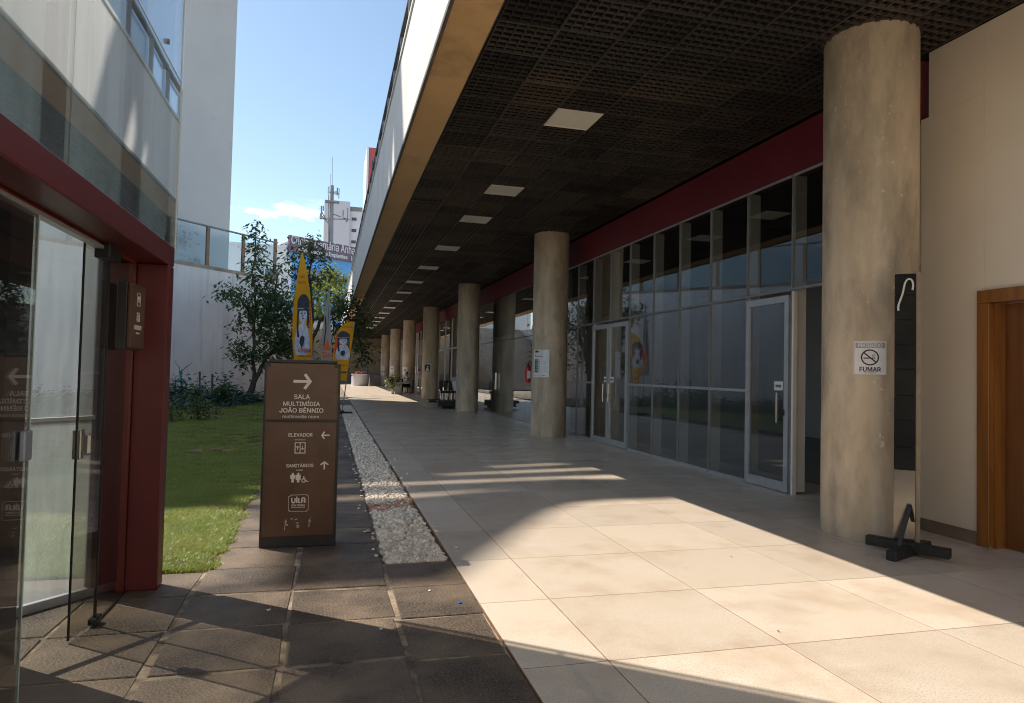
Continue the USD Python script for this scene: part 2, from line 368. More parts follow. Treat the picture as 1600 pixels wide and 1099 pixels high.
ROPE = M('white_cord', (0.62, 0.60, 0.55), rough=0.8)
BLUECAP = M('blue_plastic', (0.01, 0.12, 0.45), rough=0.35)
GLOSSY = M('glossy_black_panel', (0.012, 0.013, 0.013), (0.02, 0.021, 0.02), scale=4, rough=0.25, spec=0.06)
GLOSSY_FOOT = M('mirror_like_foot_panel', (0.22, 0.20, 0.17), (0.18, 0.16, 0.14), scale=3, rough=0.18, metal=0.85)
PANE = glass('facade_glass', (0.74, 0.75, 0.75), 1.6, wav=0.05)
PANE_CLEAR = glass('frameless_glass', (0.78, 0.82, 0.82), 1.25, wav=0.05)
PANE_KIOSK = glass('kiosk_glass', (0.80, 0.785, 0.75), 1.05, wav=0.05)
PANE_DUST = glass('dusty_glass', (0.82, 0.83, 0.81), 0.9, dust=0.13)
PANE_SMOKE = glass('smoky_glass', (0.44, 0.46, 0.46), 0.9, dust=0.34, dcol=(0.50, 0.64, 0.74))
PANE_DARK = glass('smoky_dark_glass', (0.34, 0.35, 0.36), 0.9, dust=0.16, dcol=(0.42, 0.54, 0.64))
PANE_EDGE = glass('pale_glass_edge', (0.62, 0.62, 0.58), 0.9, dust=0.22)
RAILGLASS = glass('balustrade_glass', (0.86, 0.91, 0.93), 1.0)
GLASS_EDGE = M('glass_edge', (0.42, 0.50, 0.46), (0.5, 0.57, 0.53), scale=3, rough=0.25)

# ------------------------------------------------------------------ ground and terrain
single('ground', bx(-400, 400, -150, 900, -0.6, -0.06), GROUND, kind='structure')
WD = np.array([0.653, 0.757]); WN = np.array([0.757, -0.653])       # the courtyard wall runs along WD, its face looks along WN
W1 = np.array([-2.95, 41.16])
W0 = W1 - WD * 52
WB = W1 - WN * 1.0
ret = W1 - WN * 14
terr = Polygon([tuple(W1 - WN * 0.35), tuple(W0 - WN * 0.35), (-120, 0), (-120, 300), (0.2, 300), (0.2, 75.3), (-9, 75.3), tuple(ret)])
t = ext(terr, 6.42)
single('upper_terrace', t, PLAZA, kind='structure')

# walkway of granite tiles
walk = '/World/walkway'
UsdGeom.Xform.Define(stage, walk); LOC[walk] = np.zeros(3); props(walk, kind='structure')
part(walk, 'tile_bed', bx(0.984, 6.9, -8, 75, -0.06, -0.0010), TILE_GROUT)
xs = [0.985, 1.463, 2.538, 3.613, 4.688, 5.763, 6.838]
rest, made = [], 0
for j in range(-6, 75):
    y0 = 3.378 + (j - 3) * 1.0
    for i in range(6):
        m = slab(xs[i] + 0.004, xs[i + 1] - 0.004, y0 + 0.004, y0 + 0.996, -0.02, 0.0, 0.0008, 0.0003)
        if -2 <= j < 40 and made < 298:
            part(walk, 'tile', m, TILE); made += 1
        else:
            rest.append(m)
part(walk, 'distant_tiles', cat(rest), TILE, kind='stuff')

# path of dark stone slabs with pale worn joints
path = '/World/stone_path'
UsdGeom.Xform.Define(stage, path); LOC[path] = np.zeros(3); props(path, kind='structure')
part(path, 'joint_bed', cat([bx(-4.6, -0.82, -8, 5.44, -0.06, -0.006), bx(-0.82, 0.43, -8, 75, -0.06, -0.006), bx(0.43, 0.974, -8, 5.425, -0.06, -0.006)]), STONE_GROUT)
cols = [(-4.55, -3.99), (-3.98, -3.36), (-3.35, -2.73), (-2.72, -2.10), (-2.09, -1.46), (-1.45, -0.845), (-0.82, -0.205), (-0.185, 0.435), (0.455, 0.972)]
rest, made = [], 0
for ci, (a, b) in enumerate(cols):
    off = [0.0, 0.05, -0.04, 0.02, 0.05, 0.03, 0.02, 0.0, -0.045][ci]
    for j in range(-12, 116):
        y0 = 3.65 + off + j * 0.61 + rnd.uniform(-0.012, 0.012)
        y1 = y0 + 0.61 - rnd.uniform(0.022, 0.04)
        if ci < 6 and y1 > 5.46 or ci == 8 and y1 > 5.45:
            y1 = 5.43
            if y1 - y0 < 0.2:
                continue
        g = 0.006 if ci in (5, 6) else 0.003
        m = slab(a + g, b - g, y0, y1, -0.03, 0.0, 0.004, 0.003, 0.011)
        near = y0 > 1.0 and (y0 < 32 or ci < 6) and ci >= 4
        if near and made < 296:
            part(path, 'slab', m, STONE); made += 1
        else:
            rest.append(m)
        if y1 == 5.43:
            break
part(path, 'distant_slabs', cat(rest), STONE, kind='stuff')

single('plaza', bx(-40, 40, -70, -8.05, -0.055, -0.004), PLAZA, kind='structure')
single('side_plaza', bx(6.95, 40, -8.0, 0.9, -0.055, -0.004), PLAZA, kind='structure')
# pebble strip
peb = UsdGeom.PointInstancer.Define(stage, '/World/pebble_strip')
protos = []
for k in range(10):
    s = trimesh.creation.icosphere(2, 1.0)
    v = s.vertices * np.array([1.0, rng.uniform(0.62, 0.9), rng.uniform(0.45, 0.65)])
    v = v * (0.86 + 0.30 * meshkit.fbm(s.vertices * 1.3 + k * 7.1, 3, k)[:, None])
    pth = f'/World/pebble_strip/pebble' + (f'_{k:03d}' if k else '')
    usdkit.mesh(stage, pth, trimesh.Trimesh(v, s.faces, process=False), PEBBLE_RUST if k >= 8 else PEBBLE, smooth=True)
    protos.append(pth)
peb.CreatePrototypesRel().SetTargets([Sdf.Path(p) for p in protos])
pos, scl, ori, idx = [], [], [], []
for layer, (zz, n) in enumerate([(-0.028, 5200), (-0.010, 6500)]):
    for _ in range(n):
        y = 5.45 + (29.5 - 5.45) * rnd.random() ** 1.25
        x = rnd.uniform(0.475, 0.945)
        r = rnd.uniform(0.019, 0.036)
        pos.append((x, y, zz + rnd.uniform(-0.006, 0.006))); scl.append((r, r, r))
        q = np.array([rnd.gauss(0, 1), rnd.gauss(0, 0.35), rnd.gauss(0, 0.35), rnd.gauss(0, 1)]); q /= np.linalg.norm(q)
        ori.append(Gf.Quath(*map(float, q)))
        rust = abs(y - 7.72 - 0.1 * math.sin(9 * x)) < 0.20 and rnd.random() < 0.75
        idx.append(rnd.choice([8, 9]) if rust else rnd.randrange(8))
for _ in range(46):
    y = 5.4 + 9 * rnd.random() ** 1.6
    x = rnd.choice([0.985 + abs(rnd.gauss(0, 0.05)), 0.43 - abs(rnd.gauss(0, 0.05))]) if rnd.random() < 0.8 else rnd.uniform(0.2, 1.6)
    r = rnd.uniform(0.010, 0.024)
    pos.append((x, y, r * 0.45)); scl.append((r, r, r)); idx.append(rnd.randrange(8)); a = rnd.uniform(0, 3.1); ori.append(Gf.Quath(math.cos(a), 0, 0, math.sin(a)))
peb.CreatePositionsAttr(Vt.Vec3fArray([Gf.Vec3f(*p) for p in pos])); peb.CreateScalesAttr(Vt.Vec3fArray([Gf.Vec3f(*p) for p in scl]))
peb.CreateOrientationsAttr(Vt.QuathArray(ori)); peb.CreateProtoIndicesAttr(Vt.IntArray(idx))
props('/World/pebble_strip', 'strip of white pebbles between the dark stone path and granite tiles', 'pebbles', kind='stuff')
single('pebble_bed', bx(0.436, 0.973, 5.43, 75, -0.06, -0.034), STONE_GROUT, kind='structure')

# lawn
lawn_poly = Polygon([(-0.835, 5.46), (-0.835, 48), (-2.9, 48)] + [tuple(W1), tuple(W0)] + [(-28, 5.46)])
lv, lf = trimesh.creation.triangulate_polygon(lawn_poly, engine='earcut')
single('lawn_soil', ext(lawn_poly, 0.05).apply_translation([0, 0, -0.055]), SOIL, kind='structure')


def tuft(seed, n, h, spread):
    r = random.Random(seed); V, F = [], []
    for _ in range(n):
        a, d = r.uniform(0, 6.28), spread * math.sqrt(r.random())
        x, y = d * math.cos(a), d * math.sin(a)
        b, hh, w = r.uniform(0, 6.28), h * r.uniform(0.5, 1.2), r.uniform(0.0016, 0.003)
        lean = hh * r.uniform(0.2, 1.1)
        dx, dy = math.cos(b), math.sin(b)
        k = len(V)
        V += [(x - dy * w, y + dx * w, 0), (x + dy * w, y - dx * w, 0), (x + dx * lean * 0.35 - dy * w, y + dy * lean * 0.35 + dx * w, hh * 0.6), (x + dx * lean * 0.35 + dy * w, y + dy * lean * 0.35 - dx * w, hh * 0.6), (x + dx * lean, y + dy * lean, hh)]
        F += [(k, k + 1, k + 3), (k, k + 3, k + 2), (k + 2, k + 3, k + 4)]
    return trimesh.Trimesh(np.array(V), np.array(F), process=False)


gi = UsdGeom.PointInstancer.Define(stage, '/World/lawn_grass')
gp = []
for k in range(6):
    p = '/World/lawn_grass/tuft' + (f'_{k:03d}' if k else '')
    usdkit.mesh(stage, p, tuft(k, 110, 0.031, 0.08), GRASS_B if k == 5 else GRASS_A); gp.append(p)
gi.CreatePrototypesRel().SetTargets([Sdf.Path(p) for p in gp])
pos, scl, ori, idx = [], [], [], []
while len(pos) < 26000:
    y = 5.52 + 24 * rnd.random() ** 2.1
    x = -0.845 - rnd.random() * (0.24 * y + 0.4)
    if x > -0.86 and rnd.random() < 0.4:
        continue
    dry = meshkit.fbm(np.array([[x * 1.1, y * 0.7, 0]]), 3, 5)[0]
    if ((x + 1.12) / 0.30) ** 2 + ((y - 9.75) / 0.55) ** 2 < 1.0 and rnd.random() < 0.8 or ((x + 2.1) / 0.5) ** 2 + ((y - 13.5) / 1.1) ** 2 < 1.0 and rnd.random() < 0.6:
        continue
    if dry > 0.60 and rnd.random() < 0.85:
        continue
    pos.append(Gf.Vec3f(x + rnd.uniform(-.02, .03), y, -0.006)); s = rnd.uniform(0.7, 1.25) * (1 + 0.028 * (y - 5.5)); scl.append(Gf.Vec3f(s, s, s * rnd.uniform(0.7, 1.1)))
    a = rnd.uniform(0, math.pi); ori.append(Gf.Quath(math.cos(a), 0, 0, math.sin(a)))
    idx.append(5 if rnd.random() < 0.08 + 1.1 * max(0, dry - 0.50) else rnd.randrange(5))
gi.CreatePositionsAttr(Vt.Vec3fArray(pos)); gi.CreateScalesAttr(Vt.Vec3fArray(scl)); gi.CreateOrientationsAttr(Vt.QuathArray(ori)); gi.CreateProtoIndicesAttr(Vt.IntArray(idx))
props('/World/lawn_grass', 'short green lawn with dry patches beside the stone path', 'grass', kind='stuff')

# ------------------------------------------------------------------ gallery building
gal = thing('gallery_building', 'long low gallery building with white fascia and black grid ceiling over the walkway', 'building')
H = 4.9
YE = 75.0
CY0 = 2.2
for k in range(14):                                              # fascia cast in lengths with fine joints
    a, b = 2.2 + k * 5.2, 2.2 + (k + 1) * 5.2 - 0.008
    part(gal, 'fascia_panel', bx(0.97, 1.18, a, min(b, YE), 4.94, 6.54), FASCIA)
part(gal, 'fascia_cap', bx(0.945, 1.21, CY0, YE, 6.543, 6.60), FASCIA)
part(gal, 'drip_edge', bx(0.962, 1.0, CY0, YE, 4.885, 4.937), DRIP)
part(gal, 'soffit', bx(1.002, 1.44, CY0, YE, 4.90, 4.937), SOFFIT)
part(gal, 'roof_slab', bx(1.19, 16, CY0, YE + 0.3, 5.72, 6.3), PLENUM)
part(gal, 'plenum_liner', bx(1.42, 1.435, CY0, YE, 4.94, 5.7), PLENUM)
part(gal, 'red_beam', bx(5.87, 6.06, 5.72, YE, 4.22, 4.86), RED_BAND)
part(gal, 'side_wall', cat([bx(5.88, 6.1, 5.0, 5.715, 0.12, 4.23), bx(5.88, 6.1, 5.0, 5.62, 4.232, 4.9), bx(5.88, 6.1, 3.0, 4.998, 2.37, 4.9), bx(5.88, 6.1, 1.0, 2.998, 0.12, 4.9)]), WHITEW)
part(gal, 'skirting', bev(5.862, 6.09, 5.055, 5.717, 0.0, 0.118, 0.004), SKIRT)
part(gal, 'skirting', bev(5.862, 6.09, 1.0, 3.0, 0.0, 0.118, 0.004), SKIRT)
part(gal, 'end_wall', bx(-2.45, 6.3, YE, YE + 0.25, 1.25, 5.7), BEIGEW)
part(gal, 'end_wall_base', bx(-2.45, 6.3, YE - 0.05, YE + 0.25, 0, 1.248), DARKWALL)
part(gal, 'interior_floor', bx(5.98, 16, CY0, YE, -0.06, -0.008), DARKFLOOR)
part(gal, 'interior_wall', cat([bx(12.2, 12.4, 5.2, YE, 0, 4.2), bx(6.12, 12.2, 5.0, 5.2, 0, 4.2), bx(6.3, 12.2, YE - 0.2, YE, 0, 4.2)]), GALWALL)
part(gal, 'interior_ceiling', bx(6.07, 12.4, 5.0, YE, 4.23, 4.3), DARKCEIL)
part(gal, 'back_wall', bx(15.8, 16, CY0, YE, 0, 5.7), DARKWALL)
# suspended ceiling: panels of open grid; nearest as single pieces
PX, CELL = 0.625, 0.625 / 6
lamps_y = [1.0, 4.75, 8.5, 12.25, 14.8, 18.55, 22.3, 26.1, 29.85, 33.6, 37.35, 41.1, 44.85, 48.6, 52.35, 56.1]
X0 = 1.445
LX = X0 + 2.0625 + 0


def grid_panel(y_len=PX):
    ms, e, D = [], 0.013, 0.030
    ms.append(bx(0.001, e, 0.001, PX - 0.001, -0.003, D)); ms.append(bx(PX - e, PX - 0.001, 0.001, PX - 0.001, -0.003, D))
    ms.append(bx(e, PX - e, 0.001, e, -0.003, D)); ms.append(bx(e, PX - e, PX - e, PX - 0.001, -0.003, D))
    for k in range(1, 6):
        ms.append(bx(k * CELL - 0.0045, k * CELL + 0.0045, e, PX - e, 0.002, D))
        ms.append(bx(e, PX - e, k * CELL - 0.0045, k * CELL + 0.0045, 0.0035, D - 0.002))
    return cat(ms)


gpm = grid_panel()
ceil = holder(gal, 'suspended_ceiling')
XL = [X0 + i * PX for i in range(7)]
lamp_i = 2
LX0 = 2.72
XL = [LX0 - 2 * PX + i * PX for i in range(7)]
made, rest, first = 0, [], None
col_y = [5.63 + 10.2 * i for i in range(7)]
for j in range(-1, 120):
    y = 8.5 - PX / 2 + (j - 8) * PX
    for i, x in enumerate(XL):
        if i == lamp_i and any(abs(y + PX / 2 - ly) < 0.2 for ly in lamps_y):
            continue
        if y > 0.5 and made < 298:
            sag = rnd.uniform(-0.004, 0.004)
            if first is None:
                first = part(ceil, 'grid_panel', gpm, GRIDM, local=True)
                UsdGeom.Xformable(stage.GetPrimAtPath(first)).AddTranslateOp().Set(Gf.Vec3d(x, y, H + sag))
            else:
                pth = numbered(ceil, 'grid_panel')
                pr = UsdGeom.Mesh.Define(stage, pth)
                pr.GetPrim().GetReferences().AddInternalReference(first)
                pr.ClearXformOpOrder(); pr.AddTranslateOp().Set(Gf.Vec3d(x, y, H + sag))
            made += 1
        else:
            m = gpm.copy(); m.apply_translation([x, y, H]); rest.append(m)
part(ceil, 'distant_grid', cat(rest), GRIDM, kind='stuff')
part(ceil, 'edge_trim', cat([bx(1.443, 1.455, CY0, YE, 4.90, 4.95), bx(5.84, 5.866, 5.72, YE, 4.905, 4.95)]), GRIDM)

lamp0 = None
lnames = ['largest', 'second largest', 'third', 'fourth', 'fifth', 'sixth', 'seventh', 'eighth', 'ninth', 'tenth', 'eleventh', 'twelfth', 'thirteenth', 'fourteenth']
for k, ly in enumerate(lamps_y[2:]):
    lab = f'square white ceiling light panel, {lnames[k]} in the row receding under the black grid' if k else 'largest square white ceiling light panel, nearest in the row under the black grid'
    loc = (LX0 + PX / 2, ly, H - 0.012)
    if lamp0 is None:
        lamp0 = thing('ceiling_light', lab, 'ceiling light', loc, group='ceiling lights in a row')
        part(lamp0, 'frame', cat([bx(-.31, .31, -.31, -.295, 0, .012), bx(-.31, .31, .295, .31, 0, .012), bx(-.31, -.295, -.294, .294, 0, .012), bx(.295, .31, -.294, .294, 0, .012)]), LAMPW, local=True)
        part(lamp0, 'housing', bx(-.30, .30, -.30, .30, .022, .09), BLACK, local=True)
        part(lamp0, 'diffuser', bx(-.294, .294, -.294, .294, 0.006, .02), LAMPW, local=True)
    else:
        dup(lamp0, 'ceiling_light', loc, 0, lab, 'ceiling light', 'ceiling lights in a row')
vent0 = None
for (x, y, lab) in [(1.78, 13.6, 'small slim black air vent in the ceiling grid beside the fascia soffit'), (5.3, 12.7, 'black rectangular air vent in the ceiling above the glass wall'), (4.35, 16.2, 'black ceiling vent beside the top of the second column'), (4.6, 26.5, 'black ceiling vent beside the top of the third column')]:
    if vent0 is None:
        vent0 = thing('ceiling_vent', lab, 'vent', (x, y, H - 0.02), group='ceiling vents')
        part(vent0, 'frame', cat([bx(-.3, .3, -.11, -.095, 0, .05), bx(-.3, .3, .095, .11, 0, .05), bx(-.3, -.285, -.094, .094, 0, .05), bx(.285, .3, -.094, .094, 0, .05)]), BLACK, local=True)
        for q in range(5):
            part(vent0, 'slat', bx(-.284, .284, -.08 + q * .035, -.065 + q * .035, 0.01, .04), BLACK, local=True)
    else:
        dup(vent0, 'ceiling_vent', (x, y, H - 0.02), 0, lab, 'vent', 'ceiling vents')

# roof balustrade on the fascia
rb = thing('roof_balustrade', 'glass balustrade with flat dark posts along the top of the white fascia', 'balustrade', (1.05, 2.2, 6.6))
for k in range(44):
    y = 2.3 + 1.385 * k
    part(rb, 'post', bx(1.03, 1.09, y - 0.05, y + 0.05, 6.6, 7.36), GREYM)
    part(rb, 'glass_panel', bx(1.094, 1.104, y + 0.06, y + 1.325, 6.66, 7.33), RAILGLASS)
part(rb, 'top_rail', bx(1.02, 1.10, 2.2, 64, 7.362, 7.41), GREYM)

# ------------------------------------------------------------------ columns
cl = ['nearest and widest round concrete column, in front of the cream wall', 'second round concrete column, carrying a tall white poster', 'third round concrete column, dark grey beside a black bench', 'fourth round concrete column with a framed picture', 'fifth round concrete column, behind the seated man', 'sixth round concrete column with a small white notice', 'seventh and farthest round concrete column by the end wall']
for k, cy in enumerate(col_y):
    c = thing('concrete_column', cl[k], 'column', (5.165, cy, 0), group='round concrete columns')
    R = 0.43
    n, zs = 64, np.array([0, 0.02, 0.6, 1.22, 1.225, 2.44, 2.445, 3.66, 3.665, 4.5, 4.96])
    rr = np.array([R - 0.008, R, R, R, R - 0.0015, R, R - 0.0015, R, R - 0.0015, R, R])
    an = np.arange(n) * 2 * np.pi / n
    v = np.stack([np.outer(rr, np.cos(an)), np.outer(rr, np.sin(an)), np.repeat(zs[:, None], n, 1)], -1).reshape(-1, 3)
    f = []
    for i in range(len(zs) - 1):
        for j in range(n):
            f.append((i * n + j, i * n + (j + 1) % n, (i + 1) * n + (j + 1) % n, (i + 1) * n + j))
    part(c, 'shaft', (v, np.array(f)), CONCRETE, smooth=25, local=True)
    part(c, 'ceiling_collar', lathe([(R + 0.004, 0), (R + 0.035, 0), (R + 0.035, 0.03), (R + 0.004, 0.03)], (0, 0, 4.915), 40), GRIDM, local=True)

# ------------------------------------------------------------------ glass front of the gallery
gf = thing('glass_facade', 'tall glass wall with pale mullions under a red beam, along the walkway', 'glass wall', (5.87, 5.72, 0))
GX = 5.87
my = [5.76, 6.74, 7.73, 8.74, 9.745, 10.75, 11.745, 12.80, 13.79, 14.78, 15.8, 16.8]


def pane(y0, y1, z0, z1, mat=PANE):
    part(gf, 'pane', bx(GX + 0.008, GX + 0.016, y0, y1, z0, z1), mat)


for k, y in enumerate(my):
    z0 = 0.0 if (y > 7.7 and abs(y - 13.79) > 0.1) else 2.72
    part(gf, 'mullion', bx(GX - 0.010, GX + 0.004, y - 0.012, y + 0.012, max(z0, 0.03), 4.2), DARKALU)
    part(gf, 'fin', bx(GX + 0.018, GX + 0.19, y - 0.03, y + 0.03, max(z0, 0.03), 4.2), FIN)
for k in range(len(my) - 1):
    a, b = my[k] + 0.013, my[k + 1] - 0.013
    door = (8 > k >= 7) or k == 8 or k == 2
    opening = k < 2
    pane(a, b, 2.71, 4.19)
    part(gf, 'transom', bx(GX - 0.010, GX + 0.017, a, b, 2.672, 2.708), DARKALU)
    part(gf, 'head_rail', bx(GX - 0.010, GX + 0.017, a, b, 4.192, 4.218), ALU)
    if not door and not opening:
        pane(a, b, 1.345, 2.66)
        part(gf, 'transom', bx(GX - 0.010, GX + 0.017, a, b, 1.305, 1.343), ALU)
        pane(a, b, 0.045, 1.303)
        part(gf, 'sill', bx(GX - 0.012, GX + 0.017, a, b, 0.0, 0.042), ALU)
part(gf, 'door_jamb', bx(GX - 0.025, GX + 0.03, 7.665, 7.70, 0, 2.66), FIN, label='pale jamb beside the open doorway')


def swing_door(y0, y1, hy, plate, two=True):
    d = holder(gf, 'door')
    w = 0.085
    part(d, 'frame', cat([bx(GX - 0.03, GX + 0.02, y0, y0 + w, 0.012, 2.62), bx(GX - 0.03, GX + 0.02, y1 - w, y1, 0.012, 2.62), bx(GX - 0.03, GX + 0.02, y0 + w, y1 - w, 2.53, 2.62), bx(GX - 0.03, GX + 0.02, y0 + w, y1 - w, 0.012, 0.14)]), ALU)
    part(d, 'glass', bx(GX - 0.008, GX, y0 + w, y1 - w, 0.14, 2.53), PANE)
    part(d, 'handle', cat([rod((GX - 0.085, hy, 0.92), (GX - 0.085, hy, 1.32), 0.015), rod((GX - 0.085, hy, 0.97), (GX - 0.03, hy, 0.97), 0.008), rod((GX - 0.085, hy, 1.27), (GX - 0.03, hy, 1.27), 0.008)]), STEEL)
    pl = part(d, 'plate', bx(GX - 0.016, GX - 0.0085, plate - 0.09, plate + 0.09, 1.35, 1.47), PAPER)
    tm = text('EMPURRE', 0.035, 0.12)
    part(d, 'plate_lettering', place(tm, (GX - 0.0162, plate, 1.39), (0, -1, 0), (0, 0, 1)), INK)
    part(d, 'lock', bev(GX - 0.045, GX - 0.03, hy + math.copysign(0.08, (y0 + y1) / 2 - hy) * -1 - 0.012, hy + math.copysign(0.08, (y0 + y1) / 2 - hy) * -1 + 0.012, 1.02, 1.10, 0.003), BLACK)


swing_door(7.765, 8.715, 7.92, 7.98)
swing_door(13.80, 14.755, 13.93, 13.96)
swing_door(12.83, 13.78, 13.64, 13.62)
# frameless stretch and the farther grid
fy = [16.8, 18.7, 20.3, 22.05, 23.05, 24.05, 25.05, 26.05, 27.7]
for k in range(len(fy) - 1):
    a, b = fy[k] + 0.008, fy[k + 1] - 0.008
    part(gf, 'pane', bx(GX + 0.004, GX + 0.016, a, b, 2.66, 4.19), PANE_CLEAR)
    part(gf, 'pane', bx(GX + 0.004, GX + 0.016, a, b, 0.012, 2.635), PANE_CLEAR)
    part(gf, 'transom', bx(GX - 0.002, GX + 0.022, a, b, 2.637, 2.658), BLACK)
for y in (23.98, 24.12):
    part(gf, 'handle', rod((GX - 0.05, y, 0.9), (GX - 0.05, y, 1.5), 0.02), STEEL)
yy = 27.7
while yy < 74:
    part(gf, 'mullion', bx(GX - 0.012, GX + 0.12, yy - 0.03, yy + 0.03, 0, 4.2), ALU)
    part(gf, 'pane', bx(GX + 0.02, GX + 0.03, yy + 0.035, min(yy + 2.005, 74.9), 0.05, 2.64), PANE)
    part(gf, 'pane', bx(GX + 0.02, GX + 0.03, yy + 0.035, min(yy + 2.005, 74.9), 2.70, 4.19), PANE)
    part(gf, 'transom', bx(GX - 0.01, GX + 0.06, yy + 0.032, min(yy + 2.008, 74.9), 2.645, 2.695), ALU)
    yy += 2.04

# wooden door in the cream wall
wd = thing('wooden_door', 'varnished brown wooden door with wide frame in the cream wall', 'door', (5.88, 4.0, 0))
part(wd, 'frame', cat([bev(5.845, 6.08, 4.93, 5.052, 0, 2.245, 0.004), bev(5.845, 6.08, 3.02, 3.14, 0, 2.245, 0.004), bev(5.845, 6.08, 3.02, 5.052, 2.247, 2.368, 0.004)]), WOOD)
part(wd, 'jamb', bx(5.90, 6.07, 4.895, 4.928, 0, 2.243), WOOD)
part(wd, 'leaf', bx(6.0, 6.045, 3.145, 4.893, 0.008, 2.24), WOOD_DOOR)
part(wd, 'handle', rod((5.95, 3.35, 1.0), (5.95, 3.25, 1.0), 0.012), STEEL)
part(wd, 'doorstop', lathe([(0, 0), (0.018, 0), (0.018, 0.03), (0, 0.034)], (5.80, 4.88, 0.0), 12), SKIRT)

# ------------------------------------------------------------------ free-standing mirror on a cross foot
mi = thing('standing_panel', 'tall narrow glossy black panel with pale edge on a black cross-shaped steel foot', 'display stand', (4.9, 4.92, 0))
A = np.array([4.845, 4.985])
u = np.array([0.74, -0.672]); u /= np.linalg.norm(u)
nn = np.array([u[1], -u[0]])
uz, u3, n3 = np.array([0, 0, 1.0]), np.array([*u, 0]), np.array([*nn, 0])
Lw = 0.165


def mloc(m):
    return place(m, (A[0], A[1], 0), u3, uz, n3)


for k, (za, zb) in enumerate([(2.455, 2.27), (2.265, 2.05), (2.045, 1.83), (1.825, 1.615), (1.61, 1.385), (1.38, 1.165), (1.16, 0.93), (0.925, 0.735), (0.73, 0.13)]):
    part(mi, 'segment', mloc(bev(0.0, Lw, zb, za, -0.004 - 0.002 * (k % 2), 0.012 - 0.0015 * (k % 2), 0.003)), GLOSSY if k < 8 else GLOSSY_FOOT)
part(mi, 'edge_frame', mloc(bx(Lw + 0.001, Lw + 0.036, 0.10, 2.47, -0.05, 0.0)), SKIRT)
part(mi, 'backing', mloc(bx(0.004, Lw - 0.002, 0.11, 2.46, -0.03, -0.008)), BLACKM)


def bar(a, b, w, z0, z1):
    a, b = np.array(a), np.array(b)
    d = b - a; L = np.linalg.norm(d); d = d / L
    m = bev(0, L, -w / 2, w / 2, z0, z1, 0.008)
    return place(m, (*a, 0), (*d, 0), (-d[1], d[0], 0))


part(mi, 'foot_bar', bar((4.74, 5.18), (5.05, 4.60), 0.085, 0.03, 0.115), BLACKM)
part(mi, 'foot_bar', bar((4.58, 4.74), (5.22, 5.00), 0.085, 0.0, 0.085), BLACKM)
for s in ((4.72, 4.80), (5.06, 4.94)):
    part(mi, 'brace', tube([(s[0], s[1], 0.10), (4.885, 4.85, 0.42)], 0.022, 4), BLACKM)
part(mi, 'cord', mloc(tube(spline([(0.03, 2.13, 0.03), (0.035, 2.20, 0.035), (0.06, 2.28, 0.035), (0.075, 2.36, 0.035), (0.10, 2.405, 0.035), (0.13, 2.395, 0.035), (0.14, 2.35, 0.03), (0.135, 2.31, 0.03)]), 0.0085, 8)), ROPE, smooth=True)


# ------------------------------------------------------------------ notices on the columns
def on_column(cy, ang_deg, z, m, lift=0.003):
    """Wraps a flat piece (x sideways, y up) around a column, its middle at the given bearing."""
    m = tri(m).copy()
    m = m.subdivide_to_size(0.05) if m.extents[0] > 0.06 else m
    v = m.vertices
    a = math.radians(ang_deg) + v[:, 0] / 0.43
    r = 0.43 + lift + v[:, 2]
    m.vertices = np.stack([5.165 + r * np.cos(a), cy + r * np.sin(a), z + v[:, 1]], 1)
    return m


ns = thing('no_smoking_sign', 'small white no smoking notice stuck on the nearest concrete column', 'sign')
ANG = -131.5
part(ns, 'backing', on_column(col_y[0], ANG, 1.56, bx(-.14, .14, 0, .32, 0, 0.001)), M('laminate', (0.60, 0.57, 0.53), rough=0.3))
part(ns, 'sheet', on_column(col_y[0], ANG, 1.56, bx(-.125, .13, 0.008, .31, 0.0015, 0.003)), PAPER)
part(ns, 'band', on_column(col_y[0], ANG, 1.56, bx(-.12, .125, 0.25, .30, 0.0035, 0.0045)), INK_GREY)
part(ns, 'lettering', on_column(col_y[0], ANG, 1.56, text('PROIBIDO', 0.034, 0.20).apply_translation([0.002, 0.258, 0.005])), PAPER)
part(ns, 'lettering', on_column(col_y[0], ANG, 1.56, text('FUMAR', 0.042, 0.175).apply_translation([0.002, 0.03, 0.0035])), INK)
part(ns, 'small_print', on_column(col_y[0], ANG, 1.56, text('LEI FEDERAL', 0.008, 0.10).apply_translation([0.002, 0.014, 0.0035])), INK_GREY)
ring = Point(0, 0).buffer(0.075).difference(Point(0, 0).buffer(0.063))
slash = affinity.rotate(sbox(-0.066, -0.006, 0.066, 0.006), -42, origin=(0, 0))
ringm = ext(unary_union([ring, slash]), 0.001).apply_translation([0.0, 0.162, 0.0035])
part(ns, 'prohibition_ring', on_column(col_y[0], ANG, 1.56, ringm), INK)
cig = unary_union([sbox(-0.052, -0.012, 0.03, -0.002), sbox(0.034, -0.012, 0.042, -0.002), LineString([(0.036, 0.004), (0.02, 0.018), (0.04, 0.028)]).buffer(0.0022)])
part(ns, 'cigarette', on_column(col_y[0], ANG, 1.56, ext(cig, 0.001).apply_translation([0.0, 0.162, 0.0052])), INK)

